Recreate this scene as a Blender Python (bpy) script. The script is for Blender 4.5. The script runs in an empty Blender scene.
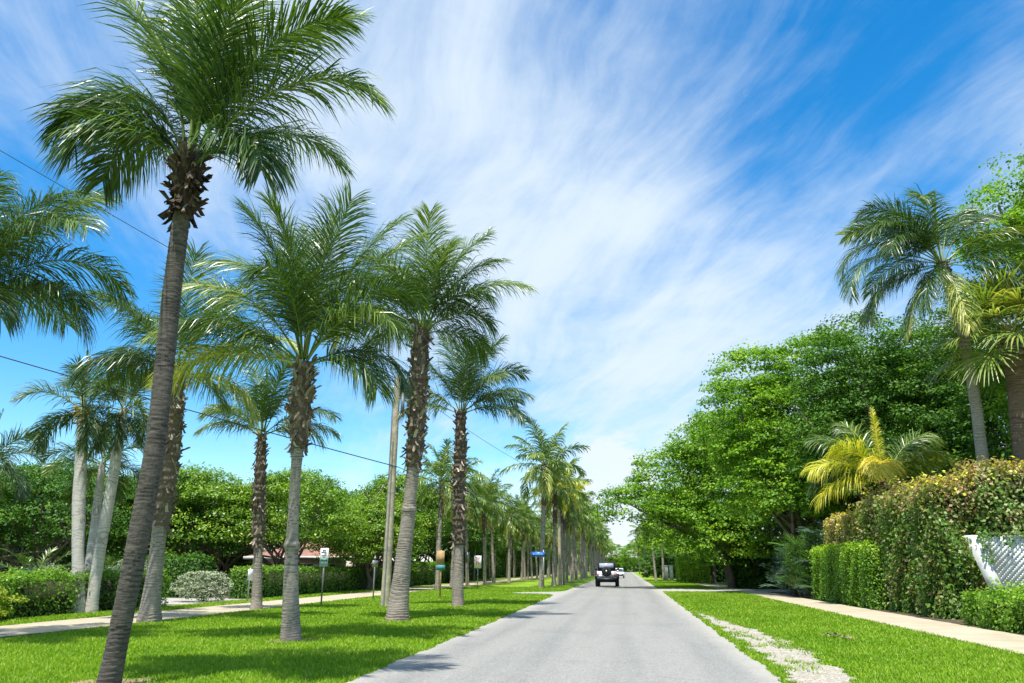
import bpy, math, random
import numpy as np
from mathutils import Vector
R = math.radians
rng = np.random.default_rng(7)
random.seed(7)
scene = bpy.context.scene

# ------------------------------------------------------------------ camera
FPX = 740.0; HCAM = 1.5
TH = math.atan(226.5 / FPX)
PS = math.atan(114 * math.cos(TH) / FPX)
cd = bpy.data.cameras.new('camera'); cam = bpy.data.objects.new('camera', cd)
scene.collection.objects.link(cam); scene.camera = cam
cd.sensor_width = 36; cd.lens = FPX * 36 / 1024; cd.clip_start = 0.1; cd.clip_end = 4000
cam.location = (0, 0, HCAM); cam.rotation_euler = (math.pi / 2 + TH, 0, PS)

def ray(px, py):
    x = (px - 512) / FPX; y = -(py - 341.5) / FPX
    fw = np.array([-math.sin(PS) * math.cos(TH), math.cos(PS) * math.cos(TH), math.sin(TH)])
    r = np.array([math.cos(PS), math.sin(PS), 0])
    u = np.array([math.sin(PS) * math.sin(TH), -math.cos(PS) * math.sin(TH), math.cos(TH)])
    return fw + x * r + y * u
def at(px, py, Y):
    d = ray(px, py); t = Y / d[1]
    return np.array([d[0] * t, Y, HCAM + d[2] * t])
def gnd(px, py):
    d = ray(px, py); t = -HCAM / d[2]
    return d[0] * t, d[1] * t

# ------------------------------------------------------------------ sun, sky, exposure
SUN = Vector((-.45, -2.1, 6.0)).normalized()
sl = bpy.data.lights.new('sun', 'SUN'); so = bpy.data.objects.new('sun', sl)
scene.collection.objects.link(so)
sl.energy = 4.3; sl.angle = R(0.53); sl.color = (1.0, 0.955, 0.88)
so.rotation_euler = SUN.to_track_quat('Z', 'Y').to_euler(); so.location = (-20, -17, 60)
scene.view_settings.view_transform = 'Standard'; scene.view_settings.look = 'None'
scene.view_settings.gamma = 1; scene.view_settings.use_curve_mapping = False
scene.view_settings.exposure = 0.93
scene.cycles.max_bounces = 7; scene.cycles.diffuse_bounces = 3; scene.cycles.transmission_bounces = 4
scene.cycles.transparent_max_bounces = 8; scene.cycles.use_denoising = True

class NT:
    """tiny node helper"""
    def __init__(s, tree): s.t = tree; s.n = tree.nodes; s.l = tree.links
    def new(s, typ, **kw):
        n = s.n.new(typ)
        for k, v in kw.items():
            if k.startswith('i_'):
                key = k[2:]; key = int(key) if key.isdigit() else key
                n.inputs[key].default_value = v
            else: setattr(n, k, v)
        return n
    def link(s, a, b): s.l.new(a, b)
    def math(s, op, a, b=None, c=None, clamp=False):
        n = s.n.new('ShaderNodeMath'); n.operation = op; n.use_clamp = clamp
        for i, v in enumerate((a, b, c)):
            if v is None: continue
            if isinstance(v, (int, float)): n.inputs[i].default_value = v
            else: s.l.new(v, n.inputs[i])
        return n.outputs[0]
    def mapr(s, v, a, b, c=0.0, d=1.0, smooth=True):
        n = s.n.new('ShaderNodeMapRange'); n.interpolation_type = 'SMOOTHSTEP' if smooth else 'LINEAR'
        s.l.new(v, n.inputs[0])
        for i, x in zip((1, 2, 3, 4), (a, b, c, d)): n.inputs[i].default_value = x
        return n.outputs[0]
    def mix(s, f, a, b, blend='MIX'):
        n = s.n.new('ShaderNodeMix'); n.data_type = 'RGBA'; n.blend_type = blend
        for i, v in ((0, f), (6, a), (7, b)):
            if isinstance(v, (int, float)): n.inputs[i].default_value = v
            elif isinstance(v, tuple): n.inputs[i].default_value = (*v[:3], 1)
            else: s.l.new(v, n.inputs[i])
        return n.outputs[2]
    def noise(s, vec, scale, detail=4, rough=0.55, dist=0.0):
        n = s.n.new('ShaderNodeTexNoise')
        n.inputs['Scale'].default_value = scale; n.inputs['Detail'].default_value = detail
        n.inputs['Roughness'].default_value = rough; n.inputs['Distortion'].default_value = dist
        if vec is not None: s.l.new(vec, n.inputs['Vector'])
        return n
    def mapping(s, vec, scale=(1, 1, 1), rot=(0, 0, 0), loc=(0, 0, 0)):
        n = s.n.new('ShaderNodeMapping')
        n.inputs['Scale'].default_value = scale; n.inputs['Rotation'].default_value = rot
        n.inputs['Location'].default_value = loc
        s.l.new(vec, n.inputs[0]); return n.outputs[0]
    def ramp(s, fac, stops):
        n = s.n.new('ShaderNodeValToRGB'); e = n.color_ramp.elements
        while len(e) < len(stops): e.new(0.5)
        for el, (p, c) in zip(e, stops): el.position = p; el.color = (*c, 1)
        s.l.new(fac, n.inputs[0]); return n.outputs[0]

def build_world():
    w = bpy.data.worlds.new('World'); scene.world = w; w.use_nodes = True
    t = NT(w.node_tree); w.node_tree.nodes.clear()
    sky = t.new('ShaderNodeTexSky', sky_type='NISHITA', sun_disc=False)
    sky.sun_elevation = math.asin(SUN.z); sky.sun_rotation = math.atan2(SUN.x, SUN.y)
    sky.air_density = 1.0; sky.dust_density = 0.3; sky.ozone_density = 2.6
    hs = t.new('ShaderNodeHueSaturation'); hs.inputs['Saturation'].default_value = 1.42
    hs.inputs['Value'].default_value = 1.28; hs.inputs['Hue'].default_value = 0.495
    t.link(sky.outputs[0], hs.inputs['Color'])
    tc = t.new('ShaderNodeTexCoord'); d = tc.outputs['Generated']
    sep = t.new('ShaderNodeSeparateXYZ'); t.link(d, sep.inputs[0])
    z = t.math('ADD', t.math('MAXIMUM', sep.outputs[2], 0.0), 0.14)
    px_ = t.math('DIVIDE', sep.outputs[0], z); py_ = t.math('DIVIDE', sep.outputs[1], z)
    cmb = t.new('ShaderNodeCombineXYZ'); t.link(px_, cmb.inputs[0]); t.link(py_, cmb.inputs[1])
    P = cmb.outputs[0]
    # broad banks of thin cloud, placed by their direction in the sky
    def lobe(px, py, k, amp):
        v = Vector(ray(px, py)).normalized()
        n = t.new('ShaderNodeVectorMath', operation='DOT_PRODUCT'); t.link(d, n.inputs[0]); n.inputs[1].default_value = v
        e = t.math('MULTIPLY', t.math('SUBTRACT', n.outputs['Value'], 1.0), k)
        return t.math('MULTIPLY', t.math('POWER', 2.718, e), amp)
    lobes = [(470, 60, 16, .26), (620, 340, 20, .40), (760, 390, 30, .24), (320, 30, 30, .18), (430, 200, 22, .26),
             (850, 310, 60, .24), (1012, 95, 300, .55), (930, 150, 300, .12), (40, 110, 30, .24), (230, 210, 60, .14), (1010, 210, 120, .10),
             (780, 80, 160, .24), (690, 190, 260, .34), (820, 170, 260, .05), (620, 60, 60, -.16),
             (690, 70, 70, -.40), (905, 180, 70, -.42), (950, 10, 60, -.60), (770, 230, 90, -.44), (60, 300, 26, -.50), (60, 430, 30, -.55),
             (10, 0, 50, -.16), (450, 430, 80, -.46), (560, 430, 150, -.22), (230, 430, 40, -.30), (620, 545, 220, -.12)]
    bias = None
    for l in lobes:
        o = lobe(*l); bias = o if bias is None else t.math('ADD', bias, o)
    # domain warp
    wn = t.noise(P, 0.9, 3, .5)
    warp = t.new('ShaderNodeVectorMath', operation='MULTIPLY_ADD')
    t.link(wn.outputs['Color'], warp.inputs[0]); warp.inputs[1].default_value = (.42, .42, 0); t.link(P, warp.inputs[2])
    rw = t.mapping(warp.outputs[0], (1, 1, 1), (0, 0, R(-24)))
    s1 = t.noise(t.mapping(rw, (1.7, .6, 1)), 1.5, 9, .6, .3).outputs[0]
    s2 = t.noise(t.mapping(rw, (5.0, .95, 1), (0, 0, 0), (3, 1, 0)), 1.6, 8, .62, .4).outputs[0]
    s3 = t.noise(t.mapping(P, (1, 1, 1), (0, 0, 0), (5, 9, 0)), 2.3, 10, .62, .3).outputs[0]
    m = t.math('ADD', t.math('MULTIPLY', s1, .55), t.math('ADD', t.math('MULTIPLY', s2, .34), t.math('MULTIPLY', s3, .36)))
    fib = t.noise(t.mapping(rw, (11.0, 1.5, 1), (0, 0, 0), (1, 4, 0)), 2.0, 7, .6, .3).outputs[0]
    m = t.math('ADD', t.math('MULTIPLY', t.math('SUBTRACT', m, .615), 2.7), t.math('MULTIPLY', t.math('SUBTRACT', fib, .5), .28))
    dens = t.mapr(t.math('ADD', m, t.math('MULTIPLY', bias, .85)), -.56, .86)
    # low heaped cloud near the end of the road
    cu = t.math('ADD', t.noise(t.mapping(d, (1, 1, 1.6)), 11, 8, .58, .2).outputs[0],
                t.math('ADD', lobe(607, 478, 420, .42), t.math('ADD', lobe(640, 505, 700, .26), lobe(745, 92, 9000, .25))))
    cum = t.mapr(cu, .72, .86)
    hz = t.mapr(sep.outputs[2], 0.0, .16, .16, 0.0)
    col = t.mix(t.math('MULTIPLY', dens, .93), hs.outputs[0], (4.5, 5.15, 5.75))
    col = t.mix(t.math('MULTIPLY', cum, .8), col, (4.9, 5.3, 5.65))
    col = t.mix(hz, col, (3.9, 4.9, 5.9))
    bg = t.new('ShaderNodeBackground'); bg.inputs[1].default_value = 0.098
    t.link(col, bg.inputs[0])
    o = t.new('ShaderNodeOutputWorld'); t.link(bg.outputs[0], o.inputs[0])
build_world()

# ------------------------------------------------------------------ object helpers
C = scene.collection
def tag(o, label=None, cat=None, group=None, kind=None):
    if label and not 4 <= len(label.replace('-', ' ').split()) <= 16: print('LONG', label)
    if label: o['label'] = label
    if cat: o['category'] = cat
    if group: o['group'] = group
    if kind: o['kind'] = kind
    return o
def empty(name, loc=(0, 0, 0), rz=0.0, scale=1.0):
    o = bpy.data.objects.new(name, None); C.objects.link(o)
    o.location = loc; o.rotation_euler = (0, 0, rz); o.scale = (scale,) * 3
    o.empty_display_size = .3
    return o
def copy_tree(o, parent=None):
    c = o.copy(); C.objects.link(c); c.parent = parent
    for ch in list(o.children): copy_tree(ch, c)
    return c

class MB:
    """collects numpy geometry (quads; a triangle repeats its last corner) for ONE mesh object"""
    def __init__(s): s.V = []; s.F = []; s.A = []; s.M = []; s.n = 0
    def add(s, V, F, a=0.5, mi=0):
        V = np.asarray(V, float).reshape(-1, 3); F = np.asarray(F, int).reshape(-1, 4)
        s.V.append(V); s.F.append(F + s.n); s.n += len(V)
        s.A.append(np.broadcast_to(np.asarray(a, float), (len(F),)).copy())
        s.M.append(np.full(len(F), mi, int)); return s
    def box(s, c, size, rz=0.0, a=.5, tilt=None, mi=0):
        x, y, z = np.array(size) / 2
        v = np.array([[i, j, k] for i in (-x, x) for j in (-y, y) for k in (-z, z)])
        if tilt is not None: v = v @ np.array(tilt).T
        cs, sn = math.cos(rz), math.sin(rz)
        v = v @ np.array([[cs, -sn, 0], [sn, cs, 0], [0, 0, 1]]).T + np.array(c)
        f = [[0, 1, 3, 2], [4, 6, 7, 5], [0, 4, 5, 1], [2, 3, 7, 6], [0, 2, 6, 4], [1, 5, 7, 3]]
        return s.add(v, f, a, mi)
    def tube(s, pts, rad, sides=8, a=.5, cap=True, mi=0):
        pts = np.asarray(pts, float); n = len(pts); rad = np.broadcast_to(np.asarray(rad, float), (n,))
        T = np.gradient(pts, axis=0); T /= np.linalg.norm(T, axis=1)[:, None] + 1e-9
        ref = np.array([0, 0, 1.]) if abs(T[:, 2]).mean() < .8 else np.array([1., 0, 0])
        U = np.cross(T, ref); U /= np.linalg.norm(U, axis=1)[:, None] + 1e-9
        W = np.cross(T, U)
        an = np.arange(sides) * 2 * math.pi / sides
        ring = pts[:, None] + rad[:, None, None] * (np.cos(an)[None, :, None] * U[:, None] + np.sin(an)[None, :, None] * W[:, None])
        V = ring.reshape(-1, 3)
        i = np.arange(n - 1)[:, None] * sides; j = np.arange(sides)[None]; k = (j + 1) % sides
        F = np.stack([i + j, i + k, i + sides + k, i + sides + j], -1).reshape(-1, 4)
        s.add(V, F, a, mi)
        if cap:
            for e, rr in ((0, V[:sides]), (n - 1, V[-sides:])):
                cV = np.vstack([rr, pts[e]])
                s.add(cV, [[q, (q + 1) % sides, sides, sides] if e else [(q + 1) % sides, q, sides, sides] for q in range(sides)], a, mi)
        return s
    def lathe(s, prof, sides=16, c=(0, 0, 0), axis='z', a=.5, mi=0):
        prof = np.array(prof, float); n = len(prof); an = np.arange(sides) * 2 * math.pi / sides
        x = prof[:, 0][:, None] * np.cos(an); y = prof[:, 0][:, None] * np.sin(an); z = np.broadcast_to(prof[:, 1][:, None], x.shape)
        V = np.stack([x, y, z], -1).reshape(-1, 3)
        if axis == 'y': V = V[:, [0, 2, 1]]
        if axis == 'x': V = V[:, [2, 0, 1]]
        i = np.arange(n - 1)[:, None] * sides; j = np.arange(sides)[None]; k = (j + 1) % sides
        F = np.stack([i + j, i + k, i + sides + k, i + sides + j], -1).reshape(-1, 4)
        return s.add(V + np.array(c), F, a, mi)
    def build(s, name, mat, parent=None, smooth=False, **kw):
        V = np.vstack(s.V); F = np.vstack(s.F); A = np.concatenate(s.A); MI = np.concatenate(s.M)
        me = bpy.data.meshes.new(name)
        tri = F[:, 2] == F[:, 3]
        cnt = np.where(tri, 3, 4); st = np.concatenate([[0], np.cumsum(cnt)[:-1]])
        keep = np.ones_like(F, bool); keep[tri, 3] = False
        idx = F[keep]
        me.vertices.add(len(V)); me.vertices.foreach_set('co', V.astype(np.float32).ravel())
        me.loops.add(len(idx)); me.loops.foreach_set('vertex_index', idx.astype(np.int32))
        me.polygons.add(len(F)); me.polygons.foreach_set('loop_start', st.astype(np.int32))
        at_ = me.attributes.new('v', 'FLOAT', 'FACE'); at_.data.foreach_set('value', A.astype(np.float32))
        mats = mat if isinstance(mat, (list, tuple)) else [mat]
        for m in mats: me.materials.append(m)
        if len(mats) > 1: me.polygons.foreach_set('material_index', MI.astype(np.int32))
        if smooth: me.polygons.foreach_set('use_smooth', np.ones(len(F), bool))
        me.update(calc_edges=True)
        o = bpy.data.objects.new(name, me); C.objects.link(o); o.parent = parent
        return tag(o, **kw)

# ------------------------------------------------------------------ materials
def newmat(name):
    m = bpy.data.materials.new(name); m.use_nodes = True
    t = NT(m.node_tree); b = t.n['Principled BSDF']
    return m, t, b
def plain(name, col, rough=.6, metal=0.0, var=.12, scale=6.0, bump=0.0, spec=.4):
    m, t, b = newmat(name)
    tc = t.new('ShaderNodeTexCoord')
    n = t.noise(tc.outputs['Object'], scale, 5, .6)
    f = t.mapr(n.outputs[0], .3, .7, 1 - var, 1 + var * .6)
    hs = t.new('ShaderNodeHueSaturation'); hs.inputs['Color'].default_value = (*col, 1); t.link(f, hs.inputs['Value'])
    t.link(hs.outputs[0], b.inputs['Base Color'])
    b.inputs['Roughness'].default_value = rough; b.inputs['Metallic'].default_value = metal
    b.inputs['Specular IOR Level'].default_value = spec
    if bump:
        bp = t.new('ShaderNodeBump'); bp.inputs['Strength'].default_value = bump; bp.inputs['Distance'].default_value = .02
        t.link(n.outputs[0], bp.inputs['Height']); t.link(bp.outputs[0], b.inputs['Normal'])
    return m
def leafmat(name, stops, trans=.3, rough=.42, nscale=.35, nvar=.3, spec=.35, tcol=1.5):
    """leaf colour varies per leaf (v) and gently from one patch of the plant to the next"""
    m, t, b = newmat(name)
    at_ = t.new('ShaderNodeAttribute', attribute_name='v')
    geo = t.new('ShaderNodeNewGeometry')
    n = t.noise(geo.outputs['Position'], nscale, 3, .6)
    v = t.math('ADD', at_.outputs['Fac'], t.math('MULTIPLY', t.math('SUBTRACT', n.outputs[0], .5), nvar * 2), clamp=True)
    col = t.ramp(v, stops)
    t.link(col, b.inputs['Base Color']); b.inputs['Roughness'].default_value = rough
    b.inputs['Specular IOR Level'].default_value = spec
    tr = t.new('ShaderNodeBsdfTranslucent')
    tcn = t.mix(1.0, col, (tcol, tcol * 1.05, tcol * .35), 'MULTIPLY'); t.link(tcn, tr.inputs[0])
    mx = t.new('ShaderNodeMixShader'); mx.inputs[0].default_value = trans
    t.link(b.outputs[0], mx.inputs[1]); t.link(tr.outputs[0], mx.inputs[2])
    t.link(mx.outputs[0], t.n['Material Output'].inputs[0])
    return m
M = {}
M['frond'] = leafmat('palm_frond', [(0, (.026, .058, .014)), (.36, (.062, .125, .022)), (.62, (.14, .22, .032)), (.85, (.30, .36, .06)), (1, (.56, .52, .18))], .22, .34, .9, .16, .5)
M['frond_blue'] = leafmat('palm_frond_grey', [(0, (.028, .062, .024)), (.45, (.07, .13, .04)), (.75, (.17, .235, .06)), (1, (.42, .40, .17))], .22, .4, .9, .12, .45)
M['frond_far'] = leafmat('palm_frond_yellow_green', [(0, (.035, .08, .018)), (.4, (.075, .15, .025)), (.7, (.15, .24, .035)), (.88, (.28, .34, .05)), (1, (.5, .45, .14))], .22, .4, .5, .16, .4)  # yellower green leaf colour for the far palms
M['frond_yellow'] = leafmat('palm_frond_yellow', [(0, (.10, .21, .02)), (.32, (.26, .38, .03)), (.55, (.52, .52, .05)), (1, (.70, .58, .09))], .32, .4, 1.2, .25, .4)
M['fan'] = leafmat('fan_leaf', [(0, (.05, .12, .02)), (.5, (.13, .22, .04)), (.8, (.26, .32, .06)), (1, (.5, .42, .12))], .3, .38, .9, .15, .5)
M['fan_green'] = leafmat('green_fan_leaf', [(0, (.03, .09, .02)), (.5, (.07, .17, .03)), (.8, (.14, .26, .05)), (1, (.3, .34, .1))], .25, .4, .9, .15, .4)
M['silver_fan'] = leafmat('silver_fan_leaf', [(0, (.05, .11, .075)), (.5, (.10, .18, .125)), (1, (.22, .30, .22))], .15, .42, .9, .2, .5)
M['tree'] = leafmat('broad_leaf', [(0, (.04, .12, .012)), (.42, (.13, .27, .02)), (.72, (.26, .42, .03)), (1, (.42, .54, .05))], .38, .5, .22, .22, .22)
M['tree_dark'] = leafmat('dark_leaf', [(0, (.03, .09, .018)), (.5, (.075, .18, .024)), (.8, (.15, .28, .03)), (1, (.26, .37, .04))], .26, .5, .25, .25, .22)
M['tree_fig'] = leafmat('fig_leaf', [(0, (.055, .14, .015)), (.4, (.135, .26, .02)), (.75, (.27, .40, .03)), (1, (.40, .48, .04))], .3, .42, .30, .30, .35)
M['hedge'] = leafmat('hedge_leaf', [(0, (.05, .13, .015)), (.5, (.125, .26, .022)), (.8, (.22, .39, .03)), (1, (.36, .50, .04))], .32, .42, .8, .22, .35)
M['hedge_mixed'] = leafmat('cocoplum_leaf', [(0, (.06, .14, .02)), (.36, (.13, .25, .03)), (.50, (.22, .28, .06)), (.64, (.33, .26, .13)), (.76, (.40, .27, .16)), (.84, (.52, .30, .10)), (.90, (.60, .60, .07)), (1, (.72, .74, .08))], .26, .45, .9, .42, .35)
M['silver'] = leafmat('silver_leaf', [(0, (.16, .20, .13)), (.5, (.30, .35, .23)), (1, (.50, .53, .38))], .15, .55, .9, .15, .3)
M['yellow_shrub'] = leafmat('golden_leaf', [(0, (.06, .14, .015)), (.4, (.18, .30, .02)), (.8, (.40, .42, .03)), (1, (.48, .22, .05))], .25, .45, .7, .3, .35)
M['vine'] = leafmat('vine_leaf', [(0, (.04, .11, .015)), (.6, (.09, .2, .02)), (1, (.2, .3, .03))], .25, .42, .8, .1, .35)
M['twig'] = plain('hedge_core_dark', (.045, .045, .022), .9, var=.3, scale=3)  # dark brown-green of the added light-blocking hedge core
M['grass'] = leafmat('grass_blade', [(0, (.085, .18, .010)), (.45, (.175, .315, .016)), (.8, (.28, .42, .024)), (1, (.46, .44, .12))], .34, .5, .42, .42, .2)
M['wood_pole'] = plain('pole_wood', (.42, .36, .25), .85, var=.3, scale=5, bump=.4)
M['black'] = plain('black_plastic', (.02, .02, .022), .5, var=.2)
M['wire'] = plain('cable', (.03, .03, .035), .6)
M['metal'] = plain('galvanised_metal', (.35, .36, .36), .45, .7)
M['white'] = plain('white_paint', (.66, .66, .62), .6, var=.3, scale=3)
M['lattice'] = plain('lattice_paint', (.66, .68, .67), .6, var=.25, scale=2.5)
M['limb'] = plain('limb_bark', (.16, .13, .10), .9, var=.35, scale=3, bump=.6)

def trunk_mat(name, c1, c2, dark, ring=14.0, streak=.4):
    m, t, b = newmat(name)
    tc = t.new('ShaderNodeTexCoord'); O = tc.outputs['Object']
    at_ = t.new('ShaderNodeAttribute', attribute_name='v')
    n1 = t.noise(t.mapping(O, (3.5, 3.5, 22)), 1.6, 5, .65, .6)
    n2 = t.noise(O, 1.1, 4, .6)
    n3 = t.noise(t.mapping(O, (26, 26, 3)), 1.5, 4, .6)
    c = t.mix(t.mapr(n1.outputs[0], .35, .65), c1, c2)
    c = t.mix(t.mapr(n2.outputs[0], .5, .72, 0, .55), c, tuple(x * .62 for x in c1))
    c = t.mix(t.math('MULTIPLY', t.mapr(n3.outputs[0], .5, .7), streak), c, tuple(x * .5 for x in c1))
    c = t.mix(t.mapr(at_.outputs['Fac'], .0, 1.0, 0, 1, False), c, dark)
    t.link(c, b.inputs['Base Color']); b.inputs['Roughness'].default_value = .88
    b.inputs['Specular IOR Level'].default_value = .2
    bp = t.new('ShaderNodeBump'); bp.inputs['Strength'].default_value = .7; bp.inputs['Distance'].default_value = .02
    t.link(t.math('ADD', n1.outputs[0], n3.outputs[0]), bp.inputs['Height']); t.link(bp.outputs[0], b.inputs['Normal'])
    return m
M['trunk'] = trunk_mat('coconut_trunk', (.40, .345, .29), (.26, .225, .19), (.07, .055, .045))
M['trunk_dark'] = trunk_mat('dark_trunk', (.155, .13, .115), (.075, .064, .06), (.025, .02, .018))
M['trunk_royal'] = trunk_mat('royal_trunk', (.56, .53, .47), (.46, .44, .40), (.25, .22, .18), streak=.15)
M['trunk_brown'] = trunk_mat('sabal_trunk', (.22, .15, .10), (.15, .10, .07), (.05, .035, .025))
def boots_mat(name, stops):
    m, t, b = newmat(name)
    at_ = t.new('ShaderNodeAttribute', attribute_name='v')
    tc = t.new('ShaderNodeTexCoord')
    n = t.noise(t.mapping(tc.outputs['Object'], (14, 14, 5)), 2, 4, .6)
    v = t.math('ADD', at_.outputs['Fac'], t.math('MULTIPLY', t.math('SUBTRACT', n.outputs[0], .5), .7), clamp=True)
    t.link(t.ramp(v, stops), b.inputs['Base Color']); b.inputs['Roughness'].default_value = .9
    b.inputs['Specular IOR Level'].default_value = .15
    return m
M['boots'] = boots_mat('old_leaf_base', [(0, (.075, .055, .042)), (.4, (.19, .148, .112)), (.7, (.33, .27, .205)), (1, (.56, .50, .41))])

M['boots_dark'] = boots_mat('dark_old_leaf_base', [(0, (.02, .014, .012)), (.5, (.07, .048, .038)), (.8, (.15, .11, .085)), (1, (.36, .30, .24))])
# ------------------------------------------------------------------ ground surfaces
def lawn_mat():
    m, t, b = newmat('lawn')
    geo = t.new('ShaderNodeNewGeometry'); P = geo.outputs['Position']
    a = t.noise(t.mapping(P, (1, .5, 1)), .45, 5, .6); f = t.noise(P, 9, 5, .7); g = t.noise(t.mapping(P, (1, .35, 1)), 38, 3, .7)
    c = t.ramp(t.math('ADD', t.math('MULTIPLY', a.outputs[0], .5), t.math('MULTIPLY', g.outputs[0], .5)),
               [(.3, (.08, .16, .012)), (.5, (.175, .29, .018)), (.68, (.29, .38, .04))])
    c = t.mix(t.mapr(f.outputs[0], .56, .78, 0, .45), c, (.24, .26, .05))
    c = t.mix(t.mapr(a.outputs[0], .64, .74, 0, .25), c, (.22, .20, .06))
    t.link(c, b.inputs['Base Color']); b.inputs['Roughness'].default_value = .85; b.inputs['Specular IOR Level'].default_value = .15
    bp = t.new('ShaderNodeBump'); bp.inputs['Strength'].default_value = .9; bp.inputs['Distance'].default_value = .05
    t.link(g.outputs[0], bp.inputs['Height']); t.link(bp.outputs[0], b.inputs['Normal'])
    return m
def road_mat():
    m, t, b = newmat('asphalt')
    geo = t.new('ShaderNodeNewGeometry'); P = geo.outputs['Position']
    fine = t.noise(P, 90, 3, .7); mid = t.noise(t.mapping(P, (1.6, .12, 1)), .9, 5, .6); spot = t.noise(P, 1.3, 5, .62)
    c = t.mix(t.mapr(fine.outputs[0], .3, .7), (.190, .188, .172), (.275, .272, .25))
    c = t.mix(t.mapr(mid.outputs[0], .42, .66, 0, .40), c, (.155, .163, .158))
    c = t.mix(t.mapr(spot.outputs[0], .55, .75, 0, .22), c, (.30, .298, .28))
    tl = t.noise(t.mapping(P, (1, .04, 1)), 1.2, 3, .5)
    sxl = t.new('ShaderNodeSeparateXYZ'); t.link(P, sxl.inputs[0])
    lane = t.math('ABSOLUTE', t.math('SUBTRACT', t.math('ABSOLUTE', t.math('ADD', sxl.outputs[0], .9)), 1.45))
    ln_ = t.math('ABSOLUTE', t.math('SUBTRACT', lane, .72))
    c = t.mix(t.math('MULTIPLY', t.mapr(ln_, .0, .34, 1, 0), t.mapr(tl.outputs[0], .3, .7, .10, .34)), c, (.13, .135, .13))
    ag = t.new('ShaderNodeTexVoronoi'); ag.inputs['Scale'].default_value = 55; t.link(P, ag.inputs['Vector'])
    sg = t.new('ShaderNodeSeparateColor'); t.link(ag.outputs['Color'], sg.inputs[0])
    c = t.mix(t.mapr(sg.outputs[0], .86, .92, 0, .5), c, (.42, .41, .38)); c = t.mix(t.mapr(sg.outputs[1], .88, .93, 0, .5), c, (.09, .09, .09))
    pt_ = t.noise(P, .35, 6, .7); c = t.mix(t.mapr(pt_.outputs[0], .56, .60, 0, .16), c, (.12, .125, .12))
    # sandy margins
    sx = t.new('ShaderNodeSeparateXYZ'); t.link(P, sx.inputs[0])
    en = t.noise(P, 2.2, 5, .7)
    e = t.math('ADD', t.math('ABSOLUTE', t.math('ADD', sx.outputs[0], .9)), t.math('MULTIPLY', en.outputs[0], .6))
    c = t.mix(t.mapr(e, 2.75, 3.35, 0, .6), c, (.37, .35, .30))
    # fine cracks
    vo = t.new('ShaderNodeTexVoronoi', feature='DISTANCE_TO_EDGE'); vo.inputs['Scale'].default_value = .42
    wv = t.new('ShaderNodeVectorMath', operation='MULTIPLY_ADD'); wn = t.noise(P, 1.1, 5, .6)
    t.link(wn.outputs['Color'], wv.inputs[0]); wv.inputs[1].default_value = (1.2, 1.2, 0); t.link(P, wv.inputs[2]); t.link(wv.outputs[0], vo.inputs['Vector'])
    ck = t.math('MULTIPLY', t.mapr(vo.outputs[0], 0.0, .012, 1, 0), t.mapr(spot.outputs[0], .45, .6, 0, .5))
    c = t.mix(ck, c, (.13, .13, .125))
    t.link(c, b.inputs['Base Color']); b.inputs['Roughness'].default_value = .85; b.inputs['Specular IOR Level'].default_value = .25
    bp = t.new('ShaderNodeBump'); bp.inputs['Strength'].default_value = .35; bp.inputs['Distance'].default_value = .01
    t.link(fine.outputs[0], bp.inputs['Height']); t.link(bp.outputs[0], b.inputs['Normal'])
    return m
def concrete_mat(name, c1, c2, joints=0.0):
    m, t, b = newmat(name)
    geo = t.new('ShaderNodeNewGeometry'); P = geo.outputs['Position']
    f = t.noise(P, 40, 4, .7); g = t.noise(P, .9, 6, .65)
    c = t.mix(t.mapr(g.outputs[0], .35, .7), c1, c2)
    c = t.mix(t.mapr(f.outputs[0], .5, .75, 0, .4), c, tuple(x * .75 for x in c2))
    if joints:
        sx = t.new('ShaderNodeSeparateXYZ'); t.link(P, sx.inputs[0])
        fr = t.math('ABSOLUTE', t.math('SUBTRACT', t.math('FRACT', t.math('DIVIDE', sx.outputs[1], joints)), .5))
        c = t.mix(t.mapr(fr, .488, .494, 0, .6), c, tuple(x * .45 for x in c2))
    t.link(c, b.inputs['Base Color']); b.inputs['Roughness'].default_value = .85; b.inputs['Specular IOR Level'].default_value = .2
    bp = t.new('ShaderNodeBump'); bp.inputs['Strength'].default_value = .5; bp.inputs['Distance'].default_value = .015
    t.link(f.outputs[0], bp.inputs['Height']); t.link(bp.outputs[0], b.inputs['Normal'])
    return m
M['lawn'] = lawn_mat(); M['road'] = road_mat()
M['walk'] = concrete_mat('sidewalk_concrete', (.43, .375, .27), (.34, .295, .205), 1.52)
M['drive'] = concrete_mat('drive_concrete', (.38, .365, .33), (.30, .29, .26))
def gravel_mat():
    m, t, b = newmat('crushed_shell'); geo = t.new('ShaderNodeNewGeometry'); P = geo.outputs['Position']
    vo = t.new('ShaderNodeTexVoronoi'); vo.inputs['Scale'].default_value = 34; t.link(P, vo.inputs['Vector'])
    sc = t.new('ShaderNodeSeparateColor'); t.link(vo.outputs['Color'], sc.inputs[0])
    c = t.ramp(sc.outputs[0], [(0, (.24, .21, .15)), (.4, (.34, .31, .245)), (.75, (.42, .39, .325)), (1, (.56, .53, .46))])
    n = t.noise(P, 3.2, 6, .7); n2 = t.noise(P, 11, 4, .7)
    c = t.mix(t.mapr(n.outputs[0], .46, .66, 0, .7), c, (.27, .235, .16)); c = t.mix(t.mapr(n2.outputs[0], .58, .72, 0, .6), c, (.13, .16, .05))
    t.link(c, b.inputs['Base Color']); b.inputs['Roughness'].default_value = .95
    bp = t.new('ShaderNodeBump'); bp.inputs['Strength'].default_value = .8; bp.inputs['Distance'].default_value = .03
    t.link(vo.outputs['Distance'], bp.inputs['Height']); t.link(bp.outputs[0], b.inputs['Normal']); return m
M['gravel'] = gravel_mat()
M['mulch'] = concrete_mat('mulch', (.10, .075, .05), (.06, .045, .03))

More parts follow.
